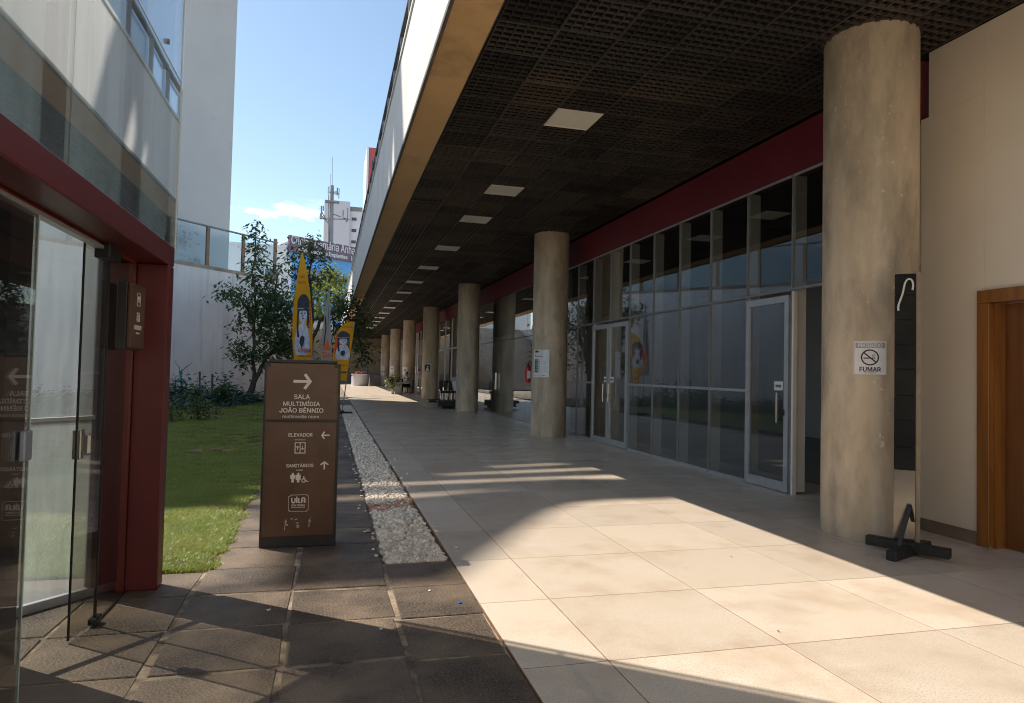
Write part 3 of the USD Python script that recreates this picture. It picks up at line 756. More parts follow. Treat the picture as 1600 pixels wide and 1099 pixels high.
po = thing('event_poster', 'tall white poster with a black dotted pattern on the second column', 'poster')
AP, zP = -138, 1.42
part(po, 'sheet', on_column(col_y[1], AP, zP, bx(-.22, .22, 0, .655, 0, 0.003)), PAPER)
pr = [sbox(-.17, .585, -.06, .635), sbox(-.05, .60, -.01, .606), Polygon([(-.17, .545), (-.12, .545), (-.145, .515)]), LineString([(-.17, .48), (-.145, .515), (-.12, .48)]).buffer(.006)]
for i in range(8):
    for j in range(3):
        y, x = 0.41 - i * 0.04, -0.15 + j * 0.055
        pr.append(sbox(x - .024, y - .017, x + .024, y + .017) if j < 2 else Point(x, y).buffer(.017).difference(Point(x, y).buffer(.012)))
for x in (-.16, -.07, -.01):
    pr.append(sbox(x, .035, x + .02, .048))
pr.append(sbox(.07, .033, .12, .05))
part(po, 'print', on_column(col_y[1], AP, zP, ext(unary_union(pr), .001), 0.0065), INK)
part(po, 'lettering', on_column(col_y[1], AP, zP, text('CULTURA', .03, .17, align='l').apply_translation([-.11, .48, 0]), 0.0065), INK)
part(po, 'small_print', on_column(col_y[1], AP, zP, ext(unary_union([sbox(.08, .38 - q * .03, .15, .387 - q * .03) for q in range(9)]), .001), 0.0065), INK_GREY)
for (ci, ang, z, w, h, lab, nm) in [(5, -128, 1.35, .17, .50, 'small white notice on the sixth column', 'wall_notice'), (6, -128, 1.5, .2, .36, 'small white notice on the farthest column, upper of two', 'wall_notice'), (6, -128, 1.0, .2, .25, 'small white notice on the farthest column, lower of two', 'wall_notice'), (4, -132, 1.25, .2, .5, 'white notice on the fifth column behind the desk', 'wall_notice')]:
    n = thing(nm, lab, 'notice')
    part(n, 'sheet', on_column(col_y[ci], ang, z, bx(-w, w, 0, h, 0, .004)), PAPER)
    part(n, 'print', on_column(col_y[ci], ang, z, cat([bx(-w * .5, w * .5, h * .4, h * .75, .005, .006), bx(-w * .6, w * .6, h * .15, h * .22, .005, .006)])), INK_GREY)
fp = thing('framed_picture', 'small dark picture in a pale frame on the fourth column', 'picture')
part(fp, 'frame', on_column(col_y[3], -118, 1.42, bx(-.20, .20, 0, .50, 0, .02)), DESK)
part(fp, 'picture', on_column(col_y[3], -118, 1.42, bx(-.14, .14, .07, .43, .021, .024)), INK)
part(fp, 'figure', on_column(col_y[3], -118, 1.42, ext(unary_union([Point(.02, .32).buffer(.04), Polygon([(-.09, .1), (.1, .1), (.05, .27), (-.02, .27)])]), .002).apply_translation([0, 0, .025])), PRINT_L)
on = thing('paper_strip', 'narrow pale paper strip stuck on the left side of the third column', 'notice')
part(on, 'sheet', on_column(col_y[2], -168, 1.25, bx(-.05, .05, 0, .32, 0, .003)), PAPER)
part(on, 'print', on_column(col_y[2], -168, 1.25, bx(-.03, .03, .05, .2, .004, .005)), INK_GREY)


def extinguisher(loc, lab):
    e = thing('fire_extinguisher', lab, 'fire extinguisher', loc, group='red fire extinguishers')
    part(e, 'cylinder', lathe([(0, 0), (.075, 0), (.085, .02), (.085, .40), (.07, .46), (.03, .49), (0, .49)], (0, 0, 0), 24), REDX, smooth=40, local=True)
    part(e, 'valve', lathe([(0, .49), (.03, .49), (.03, .55), (0, .55)], (0, 0, 0), 12), BLACK, local=True)
    part(e, 'hose', tube([(0.0, 0, .54), (.05, -.02, .64), (.09, -.02, .62), (.105, -.02, .50), (.1, -.03, .30)], .013, 7), BLACK, smooth=True, local=True)
    part(e, 'label', bx(-.05, .05, -.0885, -.0855, .12, .34), PAPER, local=True)
    part(e, 'bracket', bx(.02, .10, .05, .11, .2, .26), BLACK, local=True)


extinguisher((5.70, 19.5, 1.24), 'red fire extinguisher hanging left of the second column')
extinguisher((5.60, 44.5, 1.15), 'red fire extinguisher between the fourth and fifth columns')
extinguisher((5.60, 64.5, 1.0), 'red fire extinguisher beside the farthest column')

# ------------------------------------------------------------------ totem sign
to = thing('wayfinding_totem', 'brown free-standing sign pillar with white arrows and lettering on the stone path', 'sign', (-0.22, 6.1, 0))
part(to, 'body', cat([bev(-0.525, 0.092, 6.05, 6.19, 0.0, 1.545, 0.004), bev(-0.498, 0.063, 6.05, 6.19, 1.5455, 1.572, 0.003)]), BLACK)


def notch(x0, x1, z0, z1, n):
    return Polygon([(x0, z0), (x1, z0), (x1, z1 - n), (x1 - n, z1 - n), (x1 - n, z1), (x0 + n, z1), (x0 + n, z1 - n), (x0, z1 - n)])


FY = 6.03
face = lambda m, y: place(m, (0, y, 0), (1, 0, 0), (0, 0, 1))
up = part(to, 'upper_panel', face(ext(notch(-0.506, 0.070, 1.070, 1.540, 0.03), 0.02), 6.05), BROWN)
lp = part(to, 'lower_panel', face(ext(sbox(-0.506, 0.098, 0.068, 1.046), 0.02), 6.05), BROWN)
LY = 6.0298


def arrow(c, L, hw, th, ang):
    s = unary_union([sbox(-L / 2, -th / 2, L / 2 - th * 0.5, th / 2), LineString([(L / 2 - hw * 0.95, hw), (L / 2 - th * .6, 0), (L / 2 - hw * 0.95, -hw)]).buffer(th / 2, cap_style=2, join_style=2)])
    return affinity.translate(affinity.rotate(s, ang, origin=(0, 0)), *c)


def put(parent, name, m):
    part(parent, name, face(m, LY), LETTER)


put(up, 'arrow', ext(arrow((-0.216, 1.391), .150, .062, .024, 0), .002))
for s, x, z, h, w in [('SALA', -0.2185, 1.243, .037, .129), ('MULTIMÍDIA', -0.219, 1.186, .033, .296), ('JOÃO BÊNNIO', -0.2185, 1.129, .036, .355)]:
    put(up, 'lettering', text(s, h, w).apply_translation([x, z, 0]))
put(up, 'lettering', text('multimedia room', .0245, .293, bold=False).apply_translation([-0.222, 1.083, 0]))
for s, x, z, h, w, b in [('ELEVADOR', -0.22, .927, .029, .193, True), ('elevator', -0.2215, .896, .012, .087, False), ('SANITÁRIOS', -0.218, .671, .026, .219, True), ('toilet', -0.219, .6385, .014, .054, False), ('CULTURAL', -0.2205, .3455, .015, .111, True), ('CORA CORALINA', -0.2205, .3305, .008, .111, True)]:
    put(lp, 'lettering', text(s, h, w, bold=b).apply_translation([x, z, 0]))
put(lp, 'arrow', ext(arrow((-0.0185, .937), .071, .030, .012, 180), .002))
put(lp, 'arrow', ext(arrow((-0.019, .684), .069, .032, .012, 90), .002))
fr = sbox(-.264, .785, -.177, .879)
put(lp, 'lift_symbol', ext(unary_union([fr.difference(sbox(-.257, .792, -.184, .872)), sbox(-.2235, .79, -.2175, .875), arrow((-.240, .832), .034, .013, .006, 90), arrow((-.201, .832), .034, .013, .006, 270)]), .002))


def man(x, z, h, skirt):
    s = h / .078
    b = [Point(0, .070 * s).buffer(.0078 * s), sbox(-.012 * s, .033 * s, .012 * s, .060 * s), sbox(-.009 * s, 0, -.001 * s, .04 * s), sbox(.001 * s, 0, .009 * s, .04 * s), sbox(-.019 * s, .031 * s, -.013 * s, .058 * s), sbox(.013 * s, .031 * s, .019 * s, .058 * s), sbox(-.018 * s, .055 * s, .018 * s, .061 * s)]
    if skirt:
        b.append(Polygon([(-.008 * s, .05 * s), (.008 * s, .05 * s), (.019 * s, .02 * s), (-.019 * s, .02 * s)]))
    return affinity.translate(unary_union(b).buffer(.001 * s), x, z)


wheel = unary_union([Point(-.183, .590).buffer(.006), LineString([(-.184, .582), (-.180, .562), (-.166, .562), (-.155, .548), (-.147, .552)]).buffer(.003), LineString([(-.181, .573), (-.168, .573)]).buffer(.0025), LineString([(-.189, .575), (-.198, .566), (-.199, .552), (-.19, .545), (-.178, .544), (-.170, .551), (-.167, .558)]).buffer(.003)])
put(lp, 'toilet_symbols', ext(unary_union([man(-.272, .545, .078, False), man(-.228, .545, .078, True), wheel]), .002))
fr = notch(-.301, -.139, .298, .440, .012)
fr = unary_union([fr, Polygon([(x, .878 - 0) for x in ()]) if False else fr])
frb = Polygon([(-.289, .298), (-.151, .298), (-.151, .308), (-.139, .308), (-.139, .430), (-.151, .430), (-.151, .440), (-.289, .440), (-.289, .430), (-.301, .430), (-.301, .308), (-.289, .308)])
put(lp, 'logo_frame', ext(frb.difference(frb.buffer(-.003)), .002))
st = .0055
vila = unary_union([LineString([(-.274, .415), (-.274, .388), (-.268, .376), (-.258, .374), (-.250, .380), (-.248, .388), (-.248, .412)]).buffer(st, cap_style=2), LineString([(-.234, .424), (-.234, .372)]).buffer(st, cap_style=2), LineString([(-.219, .412), (-.219, .378), (-.205, .374)]).buffer(st, cap_style=2),
                    LineString([(-.194, .372), (-.194, .402), (-.187, .412), (-.176, .412), (-.169, .402), (-.169, .372)]).buffer(st, cap_style=2), LineString([(-.190, .388), (-.176, .388)]).buffer(.004, cap_style=2)])
put(lp, 'logo_lettering', ext(vila, .002))
scr = []
for (x, z, w, h) in [(-.318, .215, .022, .05), (-.325, .165, .014, .045), (-.31, .19, .03, .02), (-.235, .235, .035, .012), (-.225, .205, .04, .014), (-.22, .175, .03, .04), (-.27, .24, .02, .018), (-.125, .215, .022, .05), (-.13, .18, .01, .04), (-.118, .245, .008, .02)]:
    a = [(x + w * .5 * rnd.uniform(.5, 1.1) * math.cos(q), z + h * .5 * rnd.uniform(.4, 1.1) * math.sin(q)) for q in np.linspace(0, 6.0, 11)]
    scr.append(Polygon(a).buffer(0))
part(lp, 'torn_sticker', face(ext(unary_union(scr), .0008), LY), WORN)

# ------------------------------------------------------------------ red-framed glass kiosk
ki = thing('glass_kiosk', 'red-framed glass lift kiosk with open glass door at the left', 'kiosk', (-1.2, 4, 0))
part(ki, 'frame_beam', bev(-1.27, -1.07, 0.5, 5.2, 2.185, 2.325, 0.008), RED)
part(ki, 'frame_post', bev(-1.27, -1.07, 5.05, 5.2, 0.0, 2.184, 0.008), RED)
part(ki, 'inner_jamb', cat([bx(-1.30, -1.272, 5.0, 5.06, 0.0, 2.17), bx(-1.30, -1.272, 0.5, 5.06, 2.172, 2.26)]), M('orange_red_jamb', (0.26, 0.035, 0.012), rough=0.5))
part(ki, 'threshold', bx(-1.266, -1.252, 4.44, 5.05, 0.0, 0.012), BLACKM)
for (a, b) in [(0.5, 1.15), (1.156, 3.3), (3.306, 5.375)]:
    part(ki, 'upper_pane', bx(-1.116, -1.106, a, b, 2.335, 3.555), PANE_KIOSK)
    part(ki, 'upper_pane', bx(-1.116, -1.106, a, b, 3.565, 5.2), PANE_KIOSK)
part(ki, 'glass_seam', bx(-1.1185, -1.1035, 0.5, 5.376, 3.5555, 3.5645), GLASS_EDGE)
part(ki, 'corner_edge', bx(-1.125, -1.100, 5.3755, 5.40, 2.327, 5.2), PANE_EDGE)
for (y, z) in ((4.905, 3.645), (4.905, 3.475), (3.50, 3.645), (3.50, 3.475)):
    part(ki, 'bolt', tube([(-1.105, y, z), (-1.09, y, z)], 0.018, 14), GREYM)
Crn = np.array([-1.30, 5.20]); RD = np.array([-0.653, -0.757])


def rear(s0, s1, z0, z1, off=0.0, th=0.01):
    o = Crn + RD * s0 + np.array([-0.757, 0.653]) * off
    return place(bx(0, s1 - s0, z0, z1, -th, 0), (*o, 0), (*RD, 0), (0, 0, 1))


for (a, b) in [(0.28, 1.2), (1.21, 2.4), (2.41, 3.6), (3.61, 4.8)]:
    for (c, d) in [(0.06, 1.14), (1.165, 2.42)]:
        part(ki, 'rear_pane', rear(a, b, c, d), PANE_DUST)
for z in (0.0, 1.141, 2.421):
    part(ki, 'rear_rail', rear(0, 4.8, z, z + (0.055 if z == 0 else 0.022), 0.015, 0.04), ALU)
seg = [-0.22, 0.0, 0.14, 0.52, 0.66, 1.1, 1.8, 2.6, 3.6, 4.8]
for k in range(len(seg) - 1):
    part(ki, 'upper_rear_pane', rear(seg[k] + 0.0005, seg[k + 1] - 0.0005, 2.45, 5.2, 0.02, 0.012), PANE_SMOKE if k % 2 == 0 else PANE_DARK)
part(ki, 'roof', bx(-4.6, -1.13, 1.6, 5.1, 5.21, 5.35), DARKWALL)
part(ki, 'side_wall', cat([bx(-4.6, -1.3, 0.4, 0.5, 0, 5.2)]), DARKWALL)
part(ki, 'lift_shaft', cat([bx(-1.80, -1.47, 3.70, 3.95, 0, 2.42), bx(-2.9, -1.81, 2.2, 3.4, 0, 2.42)]), M('lift_steel', (0.045, 0.042, 0.04), (0.03, 0.028, 0.027), scale=3, rough=0.4))
part(ki, 'side_pane', bx(-1.264, -1.254, 4.445, 4.99, 0.013, 2.17), PANE_KIOSK)
part(ki, 'side_pane', place(bx(0, 0.25, 0.013, 2.19, -0.01, 0), (-1.31, 4.19, 0), (0.21, 0.978, 0), (0, 0, 1)), PANE_KIOSK)
part(ki, 'glass_edge', cat([bx(-1.3155, -1.3055, 4.178, 4.188, 0.013, 2.17), bx(-1.268, -1.252, 4.436, 4.443, 0.013, 2.17)]), BLACK)
dl = part(ki, 'door_leaf', bx(-1.264, -1.254, 1.9, 3.42, 0.013, 2.17), PANE_KIOSK)
part(dl, 'leaf_edge', bx(-1.265, -1.253, 3.421, 3.428, 0.013, 2.17), GLASS_EDGE)
part(dl, 'handle', cat([bev(-1.29, -1.266, 3.31, 3.39, 1.08, 1.21, 0.006), bev(-1.252, -1.228, 3.31, 3.39, 1.08, 1.21, 0.006)]), DARKALU)
part(ki, 'patch_fitting', bev(-1.30, -1.22, 4.30, 4.52, 2.10, 2.19, 0.006), BLACK)
part(ki, 'floor_patch', bev(-1.285, -1.235, 4.40, 4.50, 0.012, 0.05, 0.006), BLACK)
lk = part(ki, 'lock', cat([bev(-1.335, -1.29, 4.185, 4.245, 0.98, 1.14, 0.005), bev(-1.29, -1.25, 4.20, 4.24, 1.0, 1.12, 0.012)]), STEEL)
part(ki, 'door_track', bx(-1.295, -1.25, 1.0, 4.3, 2.150, 2.168), ALU)
part(ki, 'rear_post', rear(0.0, 0.27, 0.06, 2.42, 0.02, 0.06), M('dark_red_steel', (0.035, 0.010, 0.012), (0.02, 0.008, 0.01), scale=4, rough=0.3))

ls = thing('lift_sign', 'small brown sign reading ELEVADOR fixed on the kiosk glass', 'sign', (-1.15, 4.65, 1.6))
part(ls, 'body', bev(-1.222, -1.168, 4.47, 4.80, 1.59, 1.995, 0.004), BLACK)
part(ls, 'face', bev(-1.167, -1.148, 4.485, 4.80, 1.60, 1.99, 0.003), BROWN)
lz = lambda m: place(m, (-1.1478, 4.645, 0), (0, 1, 0), (0, 0, 1))
part(ls, 'lettering', lz(text('ELEVADOR', .026, .15).apply_translation([0, 1.715, 0])), LETTER)
part(ls, 'lettering', lz(text('elevator', .012, .07, bold=False).apply_translation([0, 1.688, 0])), LETTER)
part(ls, 'symbol', lz(ext(unary_union([sbox(-.03, 1.765, .03, 1.82).difference(sbox(-.024, 1.771, .024, 1.814)), Point(-.006, 1.80).buffer(.006), sbox(-.012, 1.775, 0, 1.794), Point(.026, 1.775).buffer(.012)]), .002)), LETTER)
part(ls, 'logo', lz(ext(unary_union([sbox(-.033, 1.86, .033, 1.94).difference(sbox(-.030, 1.863, .030, 1.937)), sbox(-.02, 1.885, .02, 1.893), *[sbox(-.02 + q * .012, 1.897, -.014 + q * .012, 1.92) for q in range(4)]]), .002)), LETTER)

# ------------------------------------------------------------------ courtyard wall, its balustrade, the tower
rw = thing('retaining_wall', 'high pale grey rendered wall behind the lawn, below the glass balustrade', 'wall')


def wall_piece(s0, s1, z0, z1, off=0.0, th=0.35):
    o = W1 - WD * s0 + WN * off
    return place(bx(0, s1 - s0, z0, z1, 0, th), (*o, 0), (*(-WD), 0), (0, 0, 1), (*(-WN), 0))


part(rw, 'wall', wall_piece(0, 52, -0.05, 6.45), WALLG)
part(rw, 'curb', wall_piece(0, 52, 6.45, 6.62, 0.02, 0.36), CURB)
o = W1 - WN * 0.355
part(rw, 'return_wall', place(bx(0, 13, 0, 6.6, 0, 0.3), (*o, 0), (*(-WN), 0), (0, 0, 1)), WALLG)
tb = thing('terrace_balustrade', 'glass balustrade with rusty posts on top of the courtyard wall', 'balustrade')
for k in range(22):
    s = 0.25 + k * 2.3
    part(tb, 'post', wall_piece(s - 0.09, s + 0.09, 6.62, 8.62 + (0.25 if k == 0 else 0), -0.08, 0.1), M('rusty_post', (0.24, 0.15, 0.09), (0.17, 0.11, 0.075), scale=3, rough=0.8) if k == 0 else Sdf.Path('/World/Looks/rusty_post') and UsdShade.Material.Get(stage, '/World/Looks/rusty_post'))
    part(tb, 'glass_panel', wall_piece(s + 0.10, s + 2.20, 6.64, 8.58, -0.12, 0.015), RAILGLASS)
part(tb, 'top_rail', wall_piece(0.1, 50, 8.63, 8.70, -0.06, 0.14), GREYM)

tw = thing('grey_tower_block', 'tall plain grey rendered tower block rising behind the glass balustrade', 'building', (-14, 34, 6.4))
TP = np.array([-5.55, 40.1])


def tower_piece(s0, s1, z0, z1, d0, d1):
    o = TP - WD * s0 - WN * d0
    return place(bx(0, s1 - s0, z0, z1, 0, d1 - d0), (*o, 0), (*(-WD), 0), (0, 0, 1), (*(-WN), 0))


S_END = 26.0
part(tw, 'wall', tower_piece(0, S_END, 6.4, 27.0, 0, 11), TOWERM)
part(tw, 'roof', tower_piece(0.2, S_END - 0.2, 27.0, 27.2, 0.3, 10.8), PLAZA)


def to_face(Xg, Yg):
    """Where the sun's ray to ground point (Xg, Yg) crosses the tower's street face: metres along the face, height."""
    lx, ly, lz_ = TO_SUN
    # Xg + lx t = TP.x - WD.x s ; Yg + ly t = TP.y - WD.y s
    Am = np.array([[lx, WD[0]], [ly, WD[1]]]); b = TP - np.array([Xg, Yg])
    tt, s = np.linalg.solve(Am, b)
    return s, lz_ * tt


def lit(poly):
    pts = []
    n = len(poly)
    for i in range(n):
        a, b = np.array(poly[i]), np.array(poly[(i + 1) % n])
        for q in np.linspace(0, 1, 6)[:-1]:
            pts.append(to_face(*(a + (b - a) * q)))
    return Polygon(pts).buffer(0)


crown = sbox(0, 27.0, S_END, 37.0)
for poly in [[(-9, 5.0), (0.9, 4.9), (1.9, 6.45), (2.45, 7.2), (2.85, 7.55), (3.4, 7.66), (9, 7.7), (9, -9), (-9, -9)], [(-3.2, 4.95), (-3.2, 7.62), (-0.72, 7.78), (-0.25, 7.0), (-0.2, 4.95)],
             [(2.5, 10.46), (2.5, 10.66), (3.95, 10.98), (4.0, 10.74)], [(1.6, 9.74), (1.6, 9.94), (4.45, 10.40), (4.6, 10.10)], [(-0.9, 8.78), (-0.9, 9.02), (4.45, 9.62), (4.9, 9.05), (3.4, 9.24)], [(-0.9, 7.86), (-0.9, 8.34), (1.0, 8.36), (2.6, 8.68), (2.7, 8.58), (1.0, 8.08)]]:
    crown = crown.difference(lit(poly))
crown = unary_union([g for g in getattr(crown, 'geoms', [crown]) if g.area > 0.05])
part(tw, 'roof_screen', place(ext(crown, 0.18), (*TP, 0), (*(-WD), 0), (0, 0, 1), (*(-WN), 0)), TOWERM)
# ------------------------------------------------------------------ stone stairs at the back
ss = thing('stone_staircase', 'wide stone staircase climbing to the upper street behind the trees', 'stairs', (-5, 66, 0))
part(ss, 'steps', cat([bx(-9, -2.5, 58.5 + k * .46, 75.2, k * .178, (k + 1) * .178) for k in range(36)]), STONEW)
part(ss, 'landing_edge', bx(-9, -2.5, 75.06, 75.25, 6.42, 6.5), BEIGEW)

# ------------------------------------------------------------------ trees and plants
def leaves(centres, radii, counts, size, seed, droop=0.5):
    r = np.random.default_rng(seed); V, F = [], []
    for c, R, n in zip(centres, radii, counts):
        R = np.broadcast_to(np.asarray(R, float), (3,))
        # leaves hang in sprays: a few twigs per clump
        nt = max(3, n // 13)
        tw_ = r.normal(size=(nt, 3)); tw_ /= np.linalg.norm(tw_, axis=1, keepdims=True)
        tw_ = np.asarray(c) + tw_ * R * (r.random((nt, 1)) ** 0.45)
        for q in range(n):
            b = tw_[r.integers(nt)] + r.normal(size=3) * size * 0.9
            a = r.uniform(0, 2 * math.pi)
            d = np.array([math.cos(a), math.sin(a), -droop * r.uniform(0.2, 1.8)]); d /= np.linalg.norm(d)
            s = np.cross(d, [0, 0, 1.0]); s /= np.linalg.norm(s) + 1e-9
            s = s * math.cos(x_ := r.uniform(-.8, .8)) + np.cross(d, s) * math.sin(x_)
            L, w = size * r.uniform(.7, 1.35), size * r.uniform(.16, .26)
            k = len(V)
            V += [b, b + d * L * .45 + s * w, b + d * L + np.array([0, 0, -.1 * L]), b + d * L * .45 - s * w]
            F += [(k, k + 1, k + 2), (k, k + 2, k + 3)]
    return trimesh.Trimesh(np.array(V), np.array(F), process=False)


def wiggle(a, b, n=6, amp=0.08, seed=0):
    r = np.random.default_rng(seed); a, b = np.array(a, float), np.array(b, float)
    t = np.linspace(0, 1, n)[:, None]; L = np.linalg.norm(b - a)
    p = a + (b - a) * t + r.normal(size=(n, 3)) * amp * L * t * (1 - t) * 2
    return p


def tree(lab, base, stems, clumps, size, mat, seed, r0=0.16):
    """stems: polylines of points; clumps: (centre, radius, leaves)."""
    t_ = thing('tree', lab, 'tree', base)
    for k, st_ in enumerate(stems):
        st_ = np.array(st_, float)
        fine = np.vstack([wiggle(st_[i], st_[i + 1], 5, 0.05, seed + i + k)[: (None if i == len(st_) - 2 else -1)] for i in range(len(st_) - 1)])
        rr = np.linspace(r0 if k == 0 else r0 * 0.55, r0 * 0.12, len(fine))
        part(t_, 'trunk' if k == 0 else 'branch', tube(fine, rr, 8), BARK, smooth=True)
    tips = np.vstack([np.array(s, float)[1:] for s in stems])
    tw_ = []
    for c, R, n in clumps:
        d = tips[np.argmin(np.linalg.norm(tips - np.array(c), axis=1))]
        part(t_, 'twig', tube(wiggle(d, c, 5, 0.12, seed + n), np.linspace(0.03, 0.008, 5), 5), BARK)
    part(t_, 'crown', leaves([c for c, _, _ in clumps], [R for _, R, _ in clumps], [n for _, _, n in clumps], size, seed), mat)
    return t_


P = lambda x, y, Y: at_y(x, y, Y)
# slim young tree in front of the courtyard wall
Y1 = 35.5
b1 = P(388, 622, Y1); b1[2] = 0
cl1 = []
for (x, y, r, n) in [(400, 362, .35, 60), (396, 385, .4, 70), (404, 408, .45, 80), (392, 425, .5, 80), (408, 440, .5, 90), (345, 455, .30, 40), (360, 458, .35, 60), (378, 470, .5, 90), (386, 492, .4, 60), (372, 508, .35, 45), (398, 478, .6, 110), (415, 470, .7, 130), (430, 455, .7, 110), (440, 475, .8, 150), (420, 500, .8, 170), (440, 510, .9, 190), (405, 520, .6, 110), (425, 535, .8, 160), (445, 545, .8, 150), (400, 545, .5, 70), (372, 545, .35, 60), (378, 556, .4, 60), (455, 490, .7, 130), (410, 560, .5, 70), (436, 420, .4, 50), (452, 530, .7, 120), (462, 515, .6, 100), (465, 550, .6, 90), (390, 570, .35, 40), (418, 452, .5, 80), (462, 470, .6, 80)]:
    cl1.append((P(x, y, Y1 + rnd.uniform(-1.2, 1.2)), r, int(n * 1.6)))
tree('slim leaning tree with dark green leaves in front of the grey courtyard wall', b1,
     [[b1, P(400, 590, Y1), P(418, 556, Y1), P(440, 530, Y1)], [P(396, 600, Y1), P(396, 520, Y1), P(398, 450, Y1), P(400, 365, Y1)], [P(396, 500, Y1), P(375, 466, Y1), P(345, 455, Y1)], [P(418, 556, Y1), P(450, 545, Y1), P(465, 520, Y1)], [P(404, 520, Y1), P(425, 470, Y1), P(436, 425, Y1)]], cl1, 0.26, LEAF_M, 11, 0.17)
Y2 = 79.0
b2 = np.array([-1.2, Y2, 6.42])
cl2 = []
for (x, y, r, n) in [(500, 440, 1.0, 330), (520, 430, .9, 300), (535, 445, .8, 250), (485, 455, .9, 260), (510, 465, 1.1, 330), (530, 475, 1.0, 300), (545, 465, .7, 180), (490, 490, 1.0, 260), (515, 500, 1.1, 300), (540, 505, .9, 220), (470, 470, .7, 140), (475, 510, .8, 160), (500, 525, 1.0, 200), (530, 535, .9, 160), (552, 490, .6, 120)]:
    cl2.append((P(x, y, Y2 + rnd.uniform(-2, 2)), r * 1.45, int(n * 1.6)))
tree('sunlit yellow-green tree behind the tall yellow flag', b2, [[b2, P(508, 490, Y2), P(512, 450, Y2)], [P(506, 495, Y2), P(530, 480, Y2), P(540, 455, Y2)], [P(506, 495, Y2), P(485, 470, Y2)]], cl2, 0.36, LEAF_Y, 23, 0.2)
Y2b = 33.0
b2b = np.array([-1.35, Y2b, 0]); cl2b = []
for (x, y, r, n) in [(470, 385, .35, 60), (480, 400, .45, 90), (492, 392, .4, 80), (487, 375, .3, 45), (500, 410, .5, 100), (478, 425, .5, 90), (510, 425, .4, 60), (460, 405, .35, 50), (455, 430, .4, 60), (505, 440, .5, 70), (540, 500, .7, 150), (530, 520, .8, 160), (550, 470, .5, 90), (515, 545, .7, 120), (548, 530, .6, 110), (470, 450, .5, 80), (490, 470, .5, 60), (520, 480, .6, 90)]:
    cl2b.append((P(x, y, Y2b + rnd.uniform(-.8, .8)), r, n))
tree('loose dark tree whose top twigs cover the plum clinic sign', b2b, [[b2b, P(488, 500, Y2b), P(484, 440, Y2b), P(487, 380, Y2b)], [P(488, 500, Y2b), P(520, 500, Y2b), P(548, 480, Y2b)]], cl2b, 0.24, LEAF_D, 29, 0.12)
Y3 = 32.8
b3 = np.array([-1.25, Y3, 0]); cl3 = []
for (x, y, r, n) in [(558, 480, .35, 90), (548, 470, .3, 60), (566, 495, .4, 130), (560, 515, .45, 150), (572, 520, .4, 130), (555, 540, .4, 120), (568, 545, .45, 150), (560, 565, .35, 100), (575, 560, .3, 70), (545, 505, .4, 90), (540, 485, .3, 60), (550, 455, .25, 40), (535, 470, .3, 50), (574, 500, .3, 70), (528, 500, .4, 70), (578, 540, .25, 45), (563, 465, .25, 40)]:
    cl3.append((P(x, y, Y3 + rnd.uniform(-.6, .6)), r, n))
tree('dark drooping tree reaching in under the canopy edge beside the right flag', b3, [[b3, P(478, 560, Y3), P(500, 500, Y3), P(535, 480, Y3), P(560, 490, Y3)], [P(535, 480, Y3), P(560, 520, Y3), P(566, 555, Y3)]], cl3, 0.19, LEAF_D, 37, 0.13)

# low ground cover between lawn and wall
r = np.random.default_rng(5)
A0, A1 = np.array([-7.5, 20.5]), np.array([-1.6, 31.5])
cs, rs, ns_ = [], [], []
for k in range(330):
    q = r.random() ; dpt = r.random() ** 1.5 * 5.5
    p = A0 + (A1 - A0) * q + np.array([-0.88, 0.47]) * dpt + r.normal(size=2) * .25
    cs.append((p[0], p[1], 0.12 + 0.035 * dpt)); rs.append((.5, .5, .22)); ns_.append(38)
single('ground_cover', leaves(cs, rs, ns_, 0.16, 5, 0.2), LEAF_G, 'dark green ground cover along the foot of the grey wall', 'ground cover', kind='stuff')


def small_plant(lab, x, y0, y1, Y, n, size, mat, spread, name='garden_plant', catg='plant', droop=.4):
    b = P(x, y0, Y); top = P(x, y1, Y); b[2] = 0
    t_ = thing(name, lab, catg, b)
    part(t_, 'stem', tube(wiggle(b, top, 5, .05, n), np.linspace(.03, .012, 5), 6), BARK)
    h = top[2]
    part(t_, 'foliage', leaves([(b[0], b[1], h * .75), (b[0], b[1], h * .45), (b[0] + spread * .4, b[1], h * .6)], [(spread, spread, h * .3)] * 3, [n, n // 2, n // 2], size, n, droop), mat)


small_plant('pale yellow-green young plant on the lawn before the dark ground cover', 309, 654, 620, 20.5, 130, .15, LEAF_P, .22)
small_plant('pale leafy plant beside the red kiosk post on the lawn', 268, 652, 634, 20.2, 70, .14, LEAF_P, .25)
small_plant('small yellowish sprout on the lawn right of the pale young plant', 338, 645, 636, 22.5, 40, .12, LEAF_P, .15)
small_plant('tall tufted shrub against the grey wall, left of the leaning tree', 352, 625, 588, 31, 110, .22, LEAF_D, .55, droop=.1)
small_plant('upright dark shrub against the wall beside the kiosk post', 274, 630, 592, 30, 120, .22, LEAF_D, .4, droop=.1)
small_plant('pointed green bush in the ground cover beside the first stake', 304, 628, 604, 28, 130, .18, LEAF_D, .2, droop=-.8)
small_plant('pointed green bush in the ground cover under the tufted shrub', 347, 628, 602, 28, 130, .18, LEAF_D, .2, droop=-.8)
for (x, ya, yb, mat_, lab) in [(311, 618, 581, BARK, 'thin brown stake left of the pair by the grey wall'), (331, 618, 585, BARK, 'thin brown stake right of the pair by the grey wall')]:
    b, tp = P(x, ya, 31.5), P(x + 1, yb, 31.5); b[2] = 0
    t_ = thing('plant_stake', lab, 'stake', b, group='stakes by the wall')
    part(t_, 'stem', tube(wiggle(b, tp, 5, .02, x), [.05, .045, .04, .04, .05], 6), mat_)
    part(t_, 'sprout', leaves([tuple(tp - np.array([0, 0, .5]))], [.15], [9], .14, x), LEAF_D)
b, tp = P(286, 618, 31.5), P(282, 584, 31.5); b[2] = 0
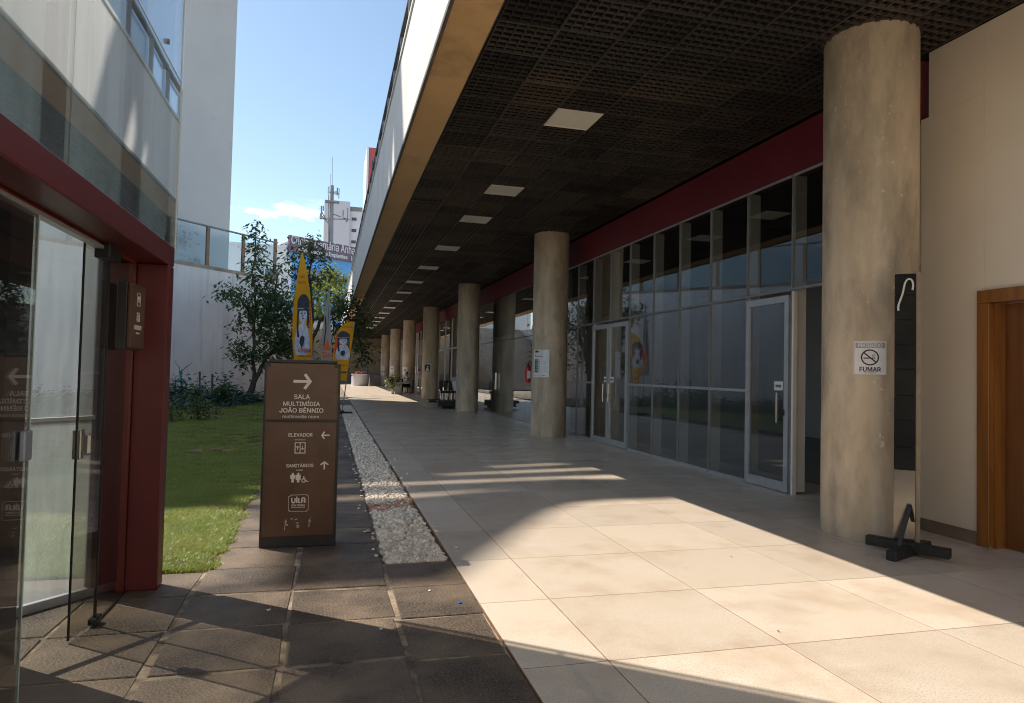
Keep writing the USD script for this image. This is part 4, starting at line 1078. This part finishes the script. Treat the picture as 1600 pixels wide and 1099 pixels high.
t_ = thing('teal_pipe', 'thin teal pipe standing in the planting near the red post', 'pipe', b)
part(t_, 'pipe', tube([b, tp], .05, 8), TEAL); part(t_, 'cap', tube([tp, tp + np.array([0, 0, .08])], .065, 8), TEAL)
part(t_, 'dry_twigs', cat([tube(wiggle(tp, tp + np.array([dx, 0, dz]), 5, .15, k), np.linspace(.02, .008, 5), 5) for k, (dx, dz) in enumerate([(-.2, .55), (.45, .5), (.25, .35)])]), BARK)

# ------------------------------------------------------------------ flags
def ripple(m, x0, Y):
    m = m.subdivide_to_size(0.25) if len(m.faces) < 4000 else m
    v = m.vertices.copy()
    v[:, 1] += 0.035 * np.sin(v[:, 2] * 2.3 + x0) + 0.02 * np.sin((v[:, 0] - x0) * 9 + v[:, 2])
    m.vertices = v
    return m


def far(poly):
    return affinity.scale(poly, 1.29, 1.29, origin=(0, 1.5))


def flag(lab, base, outline, mat_, prints, pole_top, pole_x, Y, name='banner_flag'):
    f = thing(name, lab, 'flag', (base[0], Y, 0), group='tall banner flags on the path side')
    pg = Polygon(outline).buffer(0)
    fa = lambda poly, d, off: ripple(place(ext(poly, d), (0, Y - off, 0), (1, 0, 0), (0, 0, 1)), base[0], Y)
    part(f, 'fabric', fa(pg, .004, 0), mat_)
    part(f, 'pole', tube([(pole_x[0], Y + .03, .05), (pole_x[1], Y + .03, pole_top)], .018, 8), GREYM)
    part(f, 'foot', cat([bev(base[0] - .35, base[0] + .35, Y - .05, Y + .08, 0, .06, .01), bev(base[0] - .05, base[0] + .08, Y - .35, Y + .38, 0.061, .10, .01)]), BLACKM)
    for q, (nm, poly, mt) in enumerate(prints):
        pc = poly.intersection(pg.buffer(-.005)).buffer(0)
        if not pc.is_empty:
            part(f, nm, fa(pc, .002, .006 + .003 * q), mt)
    return f


def figure(cx, cz, w, h):
    """A monochrome print of a child in a knitted cap with folded hands."""
    S = lambda pts: Polygon([(cx + x * w, cz + y * h) for x, y in pts])
    el = lambda x, y, a, b: affinity.scale(Point(cx + x * w, cz + y * h).buffer(1, 24), a * w, b * h)
    body = unary_union([S([(-.52, -.80), (-.40, -1.0), (.35, -1.0), (.52, -.78), (.5, -.45), (.36, -.15), (.15, .0), (-.2, .0), (-.42, -.2), (-.52, -.5)])])
    hair = unary_union([S([(-.40, .55), (.38, .55), (.44, .15), (.40, -.15), (.30, -.05), (.28, .3), (-.30, .3), (-.30, -.1), (-.22, -.45), (-.36, -.42), (-.44, .0)])])
    eyes = unary_union([el(-.12, .335, .055, .018), el(.12, .335, .055, .018), S([(-.19, .385), (-.06, .395), (-.06, .38), (-.19, .37)]), S([(.06, .395), (.19, .385), (.19, .37), (.06, .38)]), S([(-.02, .30), (.0, .235), (.045, .23), (.03, .245), (.01, .30)]), el(.01, .178, .07, .014)])
    folds = unary_union([LineString([(cx + x * w, cz + y * h) for x, y in p]).buffer(.016 * w) for p in ([(-.40, -.45), (-.15, -.62), (.0, -.9)], [(.42, -.4), (.2, -.6), (.08, -.72)], [(-.1, -.05), (-.02, -.2), (.02, -.35)], [(.1, -.1), (.2, -.25)], [(-.3, -.85), (.1, -.95), (.35, -.86)])])
    return [('body_print', body, PRINT_L), ('fold_print', folds, INK_GREY), ('hair_print', hair, PRINT_D), ('face_print', el(.0, .28, .285, .235), PRINT_L),
            ('cap_print', unary_union([el(0, .62, .42, .34).intersection(S([(-1, .44), (1, .44), (1, 1.1), (-1, 1.1)])), S([(-.42, .43), (.42, .43), (.42, .56), (-.42, .56)])]), PRINT_D), ('cap_band', S([(-.40, .475), (.40, .49), (.40, .525), (-.40, .51)]), INK_GREY),
            ('eye_print', eyes, PRINT_D), ('hand_print', unary_union([el(.06, -.02, .16, .085), el(.20, -.16, .15, .13), el(-.05, -.1, .10, .09)]), PRINT_L), ('finger_print', unary_union([LineString([(cx + x * w, cz + y * h), (cx + (x + .12) * w, cz + (y + .05) * h)]).buffer(.009 * w) for x, y in ((-.02, -.03), (.02, -.07), (.08, -.12), (.12, -.17))]), PRINT_D),
            ('heart_print', S([(-.14, -.42), (.02, -.36), (.16, -.44), (.12, -.60), (-.02, -.78), (-.2, -.62)]), PRINT_D)]


def lettering_poly(s, h, w, x, z):
    m = text(s, h, w, align='c')
    tri_ = m.faces[np.abs(m.face_normals[:, 2]) > .9]
    low = [tuple(map(tuple, m.vertices[t][:, :2])) for t in tri_ if m.vertices[t][:, 2].max() < 1e-6]
    return affinity.translate(unary_union([Polygon(p).buffer(1e-5) for p in low]), x, z)


out1 = [(-1.035, 5.41), (-1.10, 4.95), (-1.20, 4.1), (-1.255, 3.3), (-1.235, 2.4), (-1.09, 1.2), (-0.62, 1.2), (-0.585, 2.2), (-0.60, 3.0), (-0.69, 3.9), (-0.86, 4.9), (-0.99, 5.41)]
pr1 = [('side_lettering', affinity.rotate(lettering_poly('GALERIA', .10, .95, 0, 0), 90, origin=(0, 0)), INK_RED)]
pr1 = [(n, affinity.translate(p, -.665, 3.35), m) for n, p, m in pr1] + figure(-.92, 3.0, .46, 1.05) + [('lettering', lettering_poly('A Original', .13, .42, -.84, 2.05), INK_RED), ('small_lettering', lettering_poly('arte e cultura', .06, .38, -.82, 1.9), INK_RED), ('top_lettering', lettering_poly('VEM', .08, .16, -1.0, 4.55), PRINT_O), ('top_lettering', lettering_poly('VER ARTE', .08, .24, -.99, 4.35), PRINT_O)]
flag('tallest yellow banner flag with a monochrome portrait of a child in a cap', (-1.09,), list(far(Polygon(out1)).exterior.coords), FLAG_Y, [(n, far(p), m) for n, p, m in pr1], 6.5, (-1.09, -1.31), 31.0)
out2 = [(-.105, 4.31), (-.2, 3.7), (-.30, 2.6), (-.30, 1.55), (.10, 1.5), (.03, 2.4), (-.03, 3.2), (-.07, 4.31)]
flag('slim pale grey banner flag seen nearly edge-on between the yellow flags', (-.1,), out2, FLAG_W, [('lettering', lettering_poly('ITBAM', .17, .32, -.1, 1.9), PRINT_O), ('pattern', Polygon([(-.25, 2.15), (.02, 2.15), (-.1, 2.5)]), PRINT_O), ('pattern', LineString([(-.2, 3.3), (-.17, 2.9), (-.22, 2.3)]).buffer(.02), PRINT_D)], 4.3, (-.1, -.09), 24.4)
out3 = [(.33, 1.12), (.56, 1.12), (.80, 3.14), (.62, 3.15), (.46, 3.08), (.28, 2.9), (.16, 2.6), (.09, 1.9), (.15, 1.75), (.27, 1.62)]
pr3 = [('orange_print', Polygon([(.12, 2.0), (.12, 2.72), (.64, 2.72), (.64, 2.0)]), PRINT_O)] + figure(.42, 2.33, .46, .5) + [('lettering', lettering_poly('VEM VER ARTE', .05, .36, .56, 2.93), PRINT_O), ('lettering', lettering_poly('cultura viva', .045, .22, .45, 1.62), INK_RED), ('stripe', sbox(.35, 1.38, .56, 1.43), LEAF_P)]
flag('short rounded yellow banner flag with a monochrome child print, right of the totem', (.44,), out3, FLAG_Y, pr3, 3.14, (.45, .79), 24.0)
wp = thing('white_pole', 'thin white pole behind the tall yellow flag', 'pole', tuple(P(489, 590, 33) * np.array([1, 1, 0])))
q0, q1 = P(489, 590, 33), P(489, 518, 33); q0[2] = 0
part(wp, 'shaft', tube([q0, q1], .06, 8), PAPER); part(wp, 'cap', tube([q1, q1 + np.array([0, 0, .06])], .075, 8), GREYM)

# ------------------------------------------------------------------ far things under the canopy
bn = thing('black_bench', 'black low bench set with chrome-legged seats beside the third column', 'bench', (4.6, 27.9, 0))
part(bn, 'base', cat([bev(4.25, 5.25, 27.3, 28.9, .10, .34, .02), bev(3.95, 4.5, 27.9, 28.6, .22, .34, .02)]), BLACK)
part(bn, 'plinth', bx(4.45, 5.15, 27.5, 28.7, 0, .10), BLACK)
for k in range(4):
    x = 4.5 + k * .2
    part(bn, 'seat', bev(x - .08, x + .08, 27.75, 28.3, .62, .72, .02), BLACK)
    part(bn, 'backrest', bev(x - .08, x + .08, 28.26, 28.32, .74, 1.12, .02), BLACK)
    part(bn, 'leg', rod((x, 27.85, .34), (x, 27.85, .62), .03), STEEL)
    part(bn, 'leg', rod((x, 28.25, .34), (x, 28.25, .62), .03), STEEL)
part(bn, 'sheet', place(bx(0, .25, 0, .42, 0, .01), (4.95, 27.7, .72), (.9, .1, .2), (-.2, .3, .9)), PAPER)
for i, (x, y, h, lab) in enumerate([(5.45, 30.2, 1.15, 'slim grey lectern stand with white sheet by the fourth column'), (5.5, 42.6, 1.15, 'slim grey lectern stand beside the fifth column')]):
    s = thing('lectern_stand', lab, 'stand', (x, y, 0), group='slim lectern stands')
    part(s, 'foot', lathe([(0, 0), (.18, 0), (.18, .02), (0, .03)], (0, 0, 0), 20), GREYM, local=True)
    part(s, 'post', rod((0, 0, .02), (0, 0, h), .025), GREYM, local=True)
    part(s, 'sheet', place(bx(-.2, .2, -.15, .15, 0, .015), (0, 0, h), (1, 0, 0), (0, .8, .6)), PAPER, local=True)

dk = thing('reception_desk', 'small pale desk in front of the seated man', 'desk', (4.55, 44.3, 0))
part(dk, 'top', bev(4.07, 5.07, 44.0, 44.7, .72, .76, .006), DESK)
part(dk, 'side_panel', bx(4.09, 4.14, 44.05, 44.65, 0, .718), DESK); part(dk, 'side_panel', bx(4.44, 4.49, 44.05, 44.65, 0, .718), DESK)
part(dk, 'drawer_front', bx(4.145, 4.435, 44.03, 44.05, .05, .70), DESK)
lt = thing('desk_bottle', 'dark bottle standing on the pale desk', 'bottle', (4.55, 44.3, .76))
part(lt, 'body', lathe([(0, 0), (.04, 0), (.04, .18), (.015, .24), (.015, .30), (0, .30)], (0, 0, 0), 14), BLACK, local=True); part(lt, 'cap', lathe([(0, .30), (.018, .30), (.018, .325), (0, .325)], (0, 0, 0), 12), REDX, local=True)
ch = thing('office_chair', 'black office chair under the seated man', 'chair', (4.97, 45.0, 0))
part(ch, 'seat', bev(4.72, 5.22, 44.75, 45.25, .40, .47, .02), BLACK); part(ch, 'backrest', bev(5.24, 5.30, 44.78, 45.22, .55, .98, .02), BLACK)
part(ch, 'column', rod((4.97, 45.0, .06), (4.97, 45.0, .40), .03), BLACK)
for k in range(5):
    a = k * 1.2566
    part(ch, 'foot', rod((4.97, 45.0, .08), (4.97 + .3 * math.cos(a), 45.0 + .3 * math.sin(a), .04), .02), BLACK)
part(ch, 'back_stem', tube([(5.17, 45.0, .42), (5.28, 45.0, .5), (5.28, 45.0, .7)], .02, 6), BLACK)

# seated man: one continuous body from jointed spheres
import manifold3d as m3


def ball(p, r):
    return m3.Manifold.sphere(r, 20).translate([float(x) for x in p])


def chain(j):
    out = []
    for (a, ra), (b, rb_) in zip(j[:-1], j[1:]):
        out.append(m3.Manifold.batch_hull([ball(a, ra), ball(b, rb_)]))
    return out


def fuse(parts_):
    m = parts_[0]
    for q in parts_[1:]:
        m = m + q
    mm = m.refine_to_length(0.03).to_mesh()
    t = trimesh.Trimesh(mm.vert_properties[:, :3], mm.tri_verts)
    trimesh.smoothing.filter_taubin(t, iterations=8)
    return t


bx0 = np.array([5.0, 45.0, 0.0])
J = lambda x, y, z: bx0 + np.array([x, y, z])
pe = thing('person', 'seated man in white shirt and dark trousers leaning towards the pale desk', 'person', tuple(bx0))
body = chain([(J(0, 0, .56), .13), (J(-.03, 0, .75), .14), (J(-.08, 0, .98), .155), (J(-.09, 0, 1.08), .09), (J(-.11, 0, 1.17), .055), (J(-.13, 0, 1.25), .075)]) + [m3.Manifold.batch_hull([ball(J(-.13, 0, 1.33), .085), ball(J(-.15, 0, 1.25), .07)])]
body += [m3.Manifold.batch_hull([ball(J(-.08, -.17, 1.05), .07), ball(J(-.08, .17, 1.05), .07)])]
for s in (-1, 1):
    body += chain([(J(-.08, .18 * s, 1.05), .065), (J(-.14, .23 * s, .80), .05), (J(-.42, .15 * s, .83), .038), (J(-.50, .13 * s, .83), .03)])
    body += chain([(J(.02, .09 * s, .56), .10), (J(-.40, .11 * s, .56), .075), (J(-.42, .11 * s, .10), .05), (J(-.42, .11 * s, .06), .045), (J(-.56, .12 * s, .04), .035)])
bm = fuse(body)
part(pe, 'body', bm, SKIN, smooth=True)
sh = chain([(J(0, 0, .60), .145), (J(-.03, 0, .78), .152), (J(-.08, 0, .98), .168), (J(-.09, 0, 1.07), .10)]) + [m3.Manifold.batch_hull([ball(J(-.08, -.17, 1.05), .082), ball(J(-.08, .17, 1.05), .082)])]
for s in (-1, 1):
    sh += chain([(J(-.08, .18 * s, 1.05), .078), (J(-.14, .23 * s, .80), .064), (J(-.34, .18 * s, .82), .05)])
part(pe, 'shirt', fuse(sh), SHIRT, smooth=True)
tr_ = [m3.Manifold.batch_hull([ball(J(.01, -.08, .56), .125), ball(J(.01, .08, .56), .125)])]
for s in (-1, 1):
    tr_ += chain([(J(.02, .09 * s, .56), .112), (J(-.40, .11 * s, .56), .088), (J(-.42, .11 * s, .12), .066)])
part(pe, 'trousers', fuse(tr_), TROUSER, smooth=True)
part(pe, 'hair', fuse([m3.Manifold.batch_hull([ball(J(-.10, 0, 1.36), .082), ball(J(-.13, 0, 1.385), .07), ball(J(-.06, 0, 1.29), .05)])]), HAIR, smooth=True)
for s in (-1, 1):
    part(pe, 'shoe', fuse([m3.Manifold.batch_hull([ball(J(-.41, .11 * s, .05), .05), ball(J(-.60, .12 * s, .035), .036)])]), BLACK, smooth=True)

pt = thing('potted_palm', 'small potted palm left of the pale desk', 'plant', (3.93, 44.2, 0))
part(pt, 'pot', lathe([(0, 0), (.11, 0), (.15, .28), (.13, .28), (.12, .22), (0, .22)], (3.93, 44.2, 0), 20), PLANTERW)
part(pt, 'foliage', leaves([(3.93, 44.2, .62), (4.03, 44.2, .85), (3.8, 44.2, .75), (4.2, 44.3, .95)], [.22] * 4, [90] * 4, .22, 3, .3), LEAF_P)
pc = thing('white_counter', 'white curved counter standing by the beige end wall', 'counter', (2.8, 66, 0))
part(pc, 'front', lathe([(.72, 0), (.80, 0), (.80, 1.05), (.72, 1.05)], (2.8, 66, 0), 36), PLANTERW, smooth=40)
part(pc, 'top', lathe([(0, 1.051), (.85, 1.051), (.85, 1.10), (0, 1.10)], (2.8, 66, 0), 36), PLANTERW)
gc = thing('grey_counter', 'long grey counter beside the white counter at the far end', 'counter', (4.4, 67, 0))
part(gc, 'front', bev(3.7, 5.6, 66.6, 67.4, 0, 1.0, .01), DARKWALL); part(gc, 'top', bev(3.68, 5.65, 66.55, 67.45, 1.0, 1.05, .01), GREYM)
for (x, mm_, lab) in [(2.6, PRINT_O, 'orange bundle lying on the white counter'), (3.1, NAVY, 'dark blue bundle lying on the white counter')]:
    c_ = thing('bundle', lab, 'bag', (x, 66, 1.1), group='bundles on the white counter')
    part(c_, 'bag', fuse([m3.Manifold.batch_hull([ball((x - .15, 66, 1.2), .1), ball((x + .15, 66.1, 1.22), .12)])]), mm_, smooth=True)
    part(c_, 'strap', tube([(x - .12, 66, 1.28), (x, 66, 1.38), (x + .12, 66, 1.32)], .012, 6), BLACK)

# ------------------------------------------------------------------ small litter
bc = thing('bottle_cap', 'tiny blue bottle cap lying on the dark paving by the tiles', 'bottle cap', (0.86, 4.40, 0))
part(bc, 'cap', lathe([(0, 0), (.012, 0), (.012, .007), (.010, .009), (0, .009)], (0.86, 4.40, 0.002), 16), BLUECAP)
part(bc, 'rim', lathe([(.0122, 0.0), (.0135, 0.0), (.0135, .002), (.0122, .002)], (0.86, 4.40, 0.002), 16), BLUECAP)
for k, (x, y) in enumerate([(0.70, 4.68), (0.33, 4.05), (-0.32, 4.5), (2.62, 3.55), (3.3, 5.1), (-0.5, 5.2)]):
    L = ['pale scrap beside the pebble strip', 'white scrap on the dark paving left of the bottle cap', 'pale scrap on the paving in front of the totem', 'dry leaf on the sunlit tiles, frontmost', 'dry leaf on the sunlit tiles before the nearest column', 'dry leaf on the dark paving left of the totem foot', 'dry leaf at the right foot of the totem', 'dry leaf on the sunlit tiles by the canopy shadow edge'][k]
    pts = [(x + (.013 if k < 3 else .007) * rnd.uniform(.5, 1.2) * math.cos(q), y + (.016 if k < 3 else .010) * rnd.uniform(.5, 1.2) * math.sin(q)) for q in np.linspace(0, 5.6, 8)]
    m = ext(Polygon(pts).buffer(0), .003)
    m.apply_translation([0, 0, .004])
    m.vertices[:, 2] += .006 * np.abs(m.vertices[:, 0] - x) / .016
    single('paper_scrap' if k < 3 else 'dry_leaf', m, PAPER if k < 3 else LEAF_P if False else SKIRT, L, 'litter' if k < 3 else 'leaf', 'scraps and leaves on the floor')

# ------------------------------------------------------------------ far town
cb = thing('blue_clinic_building', 'blue building with a plum clinic sign board on its front', 'building', (-2, 110, 6.4))
def turn(m):
    m = tri(m).copy()
    m.apply_transform(trimesh.transformations.rotation_matrix(math.radians(35), [0, 0, 1], [-7.1, 110, 0]))
    return m


part(cb, 'wall', turn(bx(-7.1, 14, 110, 122, 6.4, 19.4)), BLUEW)
part(cb, 'corner_pilaster', turn(bx(-7.35, -6.85, 109.8, 110, 6.4, 20.6)), BLUEW)
sb = part(cb, 'sign_board', turn(bx(-6.8, 10.5, 109.5, 109.9, 19.45, 22.0)), PURPLE)
tl = lambda s, h, w, x, z, b=True: place(text(s, h, w, bold=b, depth=.05, align='l'), (x, 109.45, z), (1, 0, 0), (0, 0, 1))
part(sb, 'lettering', turn(tl('Clínica Dentária Anhanguera', 1.25, 15.8, -6.5, 20.75, False)), PAPER)
part(sb, 'lettering', turn(tl('Clínica Geral e Implantes   (62) 3225', .6, 13.6, -5.2, 19.75)), PAPER)
s2 = part(cb, 'lower_sign_board', turn(bx(-5.4, 2.6, 109.7, 109.95, 14.2, 17.4)), NAVY)
part(s2, 'border', turn(cat([bx(-5.45, 2.65, 109.62, 109.69, 17.2, 17.4), bx(-5.45, 2.65, 109.62, 109.69, 14.2, 14.35)])), BLUEW)
part(s2, 'lettering', turn(tl('Crown', 1.2, 3.6, -1.3, 15.2)), PAPER)
for (x, z) in [(2.3, 13.8), (2.3, 9.5), (-5.0, 9.5), (-1.6, 9.5)]:
    w_ = part(cb, 'window', turn(bx(x, x + 1.2, 109.9, 110.02, z, z + 2.6)), WINDOWD)
    part(w_, 'frame', turn(cat([bx(x - .1, x, 109.85, 109.99, z - .1, z + 2.7), bx(x + 1.2, x + 1.3, 109.85, 109.99, z - .1, z + 2.7)])), WHITEB)
part(cb, 'roof', turn((np.array([(-7, 110.5, 19.4), (7, 110.5, 19.4), (7, 122, 19.4), (-7, 122, 19.4), (-3, 114, 22.6), (5, 114, 22.6)]), np.array([(0, 1, 5, 5), (0, 5, 4, 4), (1, 2, 5, 5), (2, 3, 4, 5), (3, 0, 4, 4)]))), ROOFT)
lb = thing('low_white_building', 'low white building with a flat roof left of the blue clinic', 'building', (-9, 85, 6.4))
part(lb, 'wall', bx(-13, -5.35, 84, 96, 6.4, 15.6), WHITEB); part(lb, 'parapet', bx(-13.1, -5.25, 83.9, 84.1, 15.6, 15.9), WHITEB)
part(lb, 'window', bx(-7.6, -6.2, 83.95, 84.02, 11.5, 13.0), WINDOWD)
wt = thing('white_apartment_tower', 'pale high-rise with a blank side wall behind the telecom mast', 'building', (3, 200, 6.4))
part(wt, 'side_wall', bx(-2.8, 4.3, 200, 222, 6.4, 49.6), M('pale_blank_wall', (0.50, 0.49, 0.51), rough=0.9))
part(wt, 'front_wall', bx(4.32, 14, 201, 221, 6.4, 48.2), WHITEB)
part(wt, 'roof_band', bx(4.32, 14.1, 200.8, 200.98, 47.2, 48.4), GREYM)
for k in range(11):
    for x in (4.9, 7.6, 10.3):
        w_ = part(wt, 'window', bx(x, x + 1.3, 200.9, 201.02, 44.4 - 3.3 * k, 44.4 - 3.3 * k + .9), WINDOWD)
        part(w_, 'sill', bx(x - .1, x + 1.4, 200.8, 200.99, 44.25 - 3.3 * k, 44.38 - 3.3 * k), WHITEB)
rt = thing('red_apartment_tower', 'dark red high-rise with a white edge showing above the roof balustrade', 'building', (9, 160, 6.4))
part(rt, 'wall', bx(7.3, 16, 160, 175, 6.4, 53), REDB); part(rt, 'white_edge', bx(6.85, 7.29, 159.9, 175, 6.4, 53.1), WHITEB)
for k in range(12):
    part(rt, 'window', bx(8.0, 9.6, 159.95, 160.02, 48.5 - 3.2 * k, 50 - 3.2 * k), WINDOWD)
mx, my_ = -.25, 105.0
ma = thing('telecom_mast', 'grey telecom mast with antenna panels rising behind the blue clinic', 'mast', (mx, 126, 6.4))
Ym = 126.0
mp = lambda px, py: P(px, py, Ym)
ctop = mp(519, 290)
part(ma, 'shaft', tube([(mp(517, 520)[0], Ym, 6.4), (mp(517, 374)[0], Ym, mp(517, 374)[2]), (ctop[0], Ym, ctop[2])], [.42, .40, .30], 12), GREYM)
part(ma, 'cable_tray', tube([(mp(513, 520)[0], Ym - .2, 6.4), (mp(513.5, 305)[0], Ym - .2, mp(513, 305)[2])], .10, 5), GREYM)
part(ma, 'lightning_rod', tube([ctop, mp(519, 246)], .05, 5), GREYM)
for (x, y) in [(516.5, 274)]:
    part(ma, 'whip_antenna', tube([mp(516.5, 292), mp(516.5, 272)], .04, 5), GREYM)
for (px, py, h, w) in [(513.5, 298, 12, 2.6), (527, 300, 12, 2), (524, 302, 5, 4), (529.5, 303, 16, 1.4), (502, 332, 20, 2), (505, 326, 8, 2), (500, 338, 8, 1.2), (536, 334, 10, 2), (543, 336, 22, 1.6), (541, 345, 6, 2), (534, 340, 5, 4)]:
    c = mp(px, py); hh, ww = h / 1067 * 118, w / 1067 * 118
    part(ma, 'antenna_panel', bx(c[0] - ww / 2, c[0] + ww / 2, Ym - .35, Ym - .05, c[2] - hh / 2, c[2] + hh / 2), ALU if w > 2 else GREYM)
for (a, b) in [((508, 316), (530, 316)), ((500, 342), (546, 343)), ((510, 345), (502, 330)), ((521, 335), (543, 343)), ((513, 300), (530, 303)), ((500, 335), (512, 348))]:
    part(ma, 'arm', tube([mp(*a), mp(*b)], .11, 5), GREYM)
part(ma, 'platform', bx(mp(508, 316)[0], mp(530, 316)[0], Ym - .6, Ym + .6, mp(519, 317)[2], mp(519, 314.6)[2]), GREYM)

sb_ = thing('cream_street_building', 'cream street building with rows of windows behind the plaza', 'building', (0, -17, 0))
part(sb_, 'wall', bx(-30, 26, -27, -17, 0, 15), WHITEW)
part(sb_, 'cornice', bx(-30.3, 26.3, -17.0, -16.6, 15.003, 15.5), WHITEB)
for j in range(4):
    for i in range(13):
        w_ = part(sb_, 'window', bx(-28 + i * 4.2, -26.4 + i * 4.2, -17.02, -16.97, 1.5 + j * 3.6, 3.2 + j * 3.6), WINDOWD)
        part(w_, 'sill', bx(-28.1 + i * 4.2, -26.3 + i * 4.2, -17.0, -16.85, 1.38 + j * 3.6, 1.49 + j * 3.6), WHITEB)
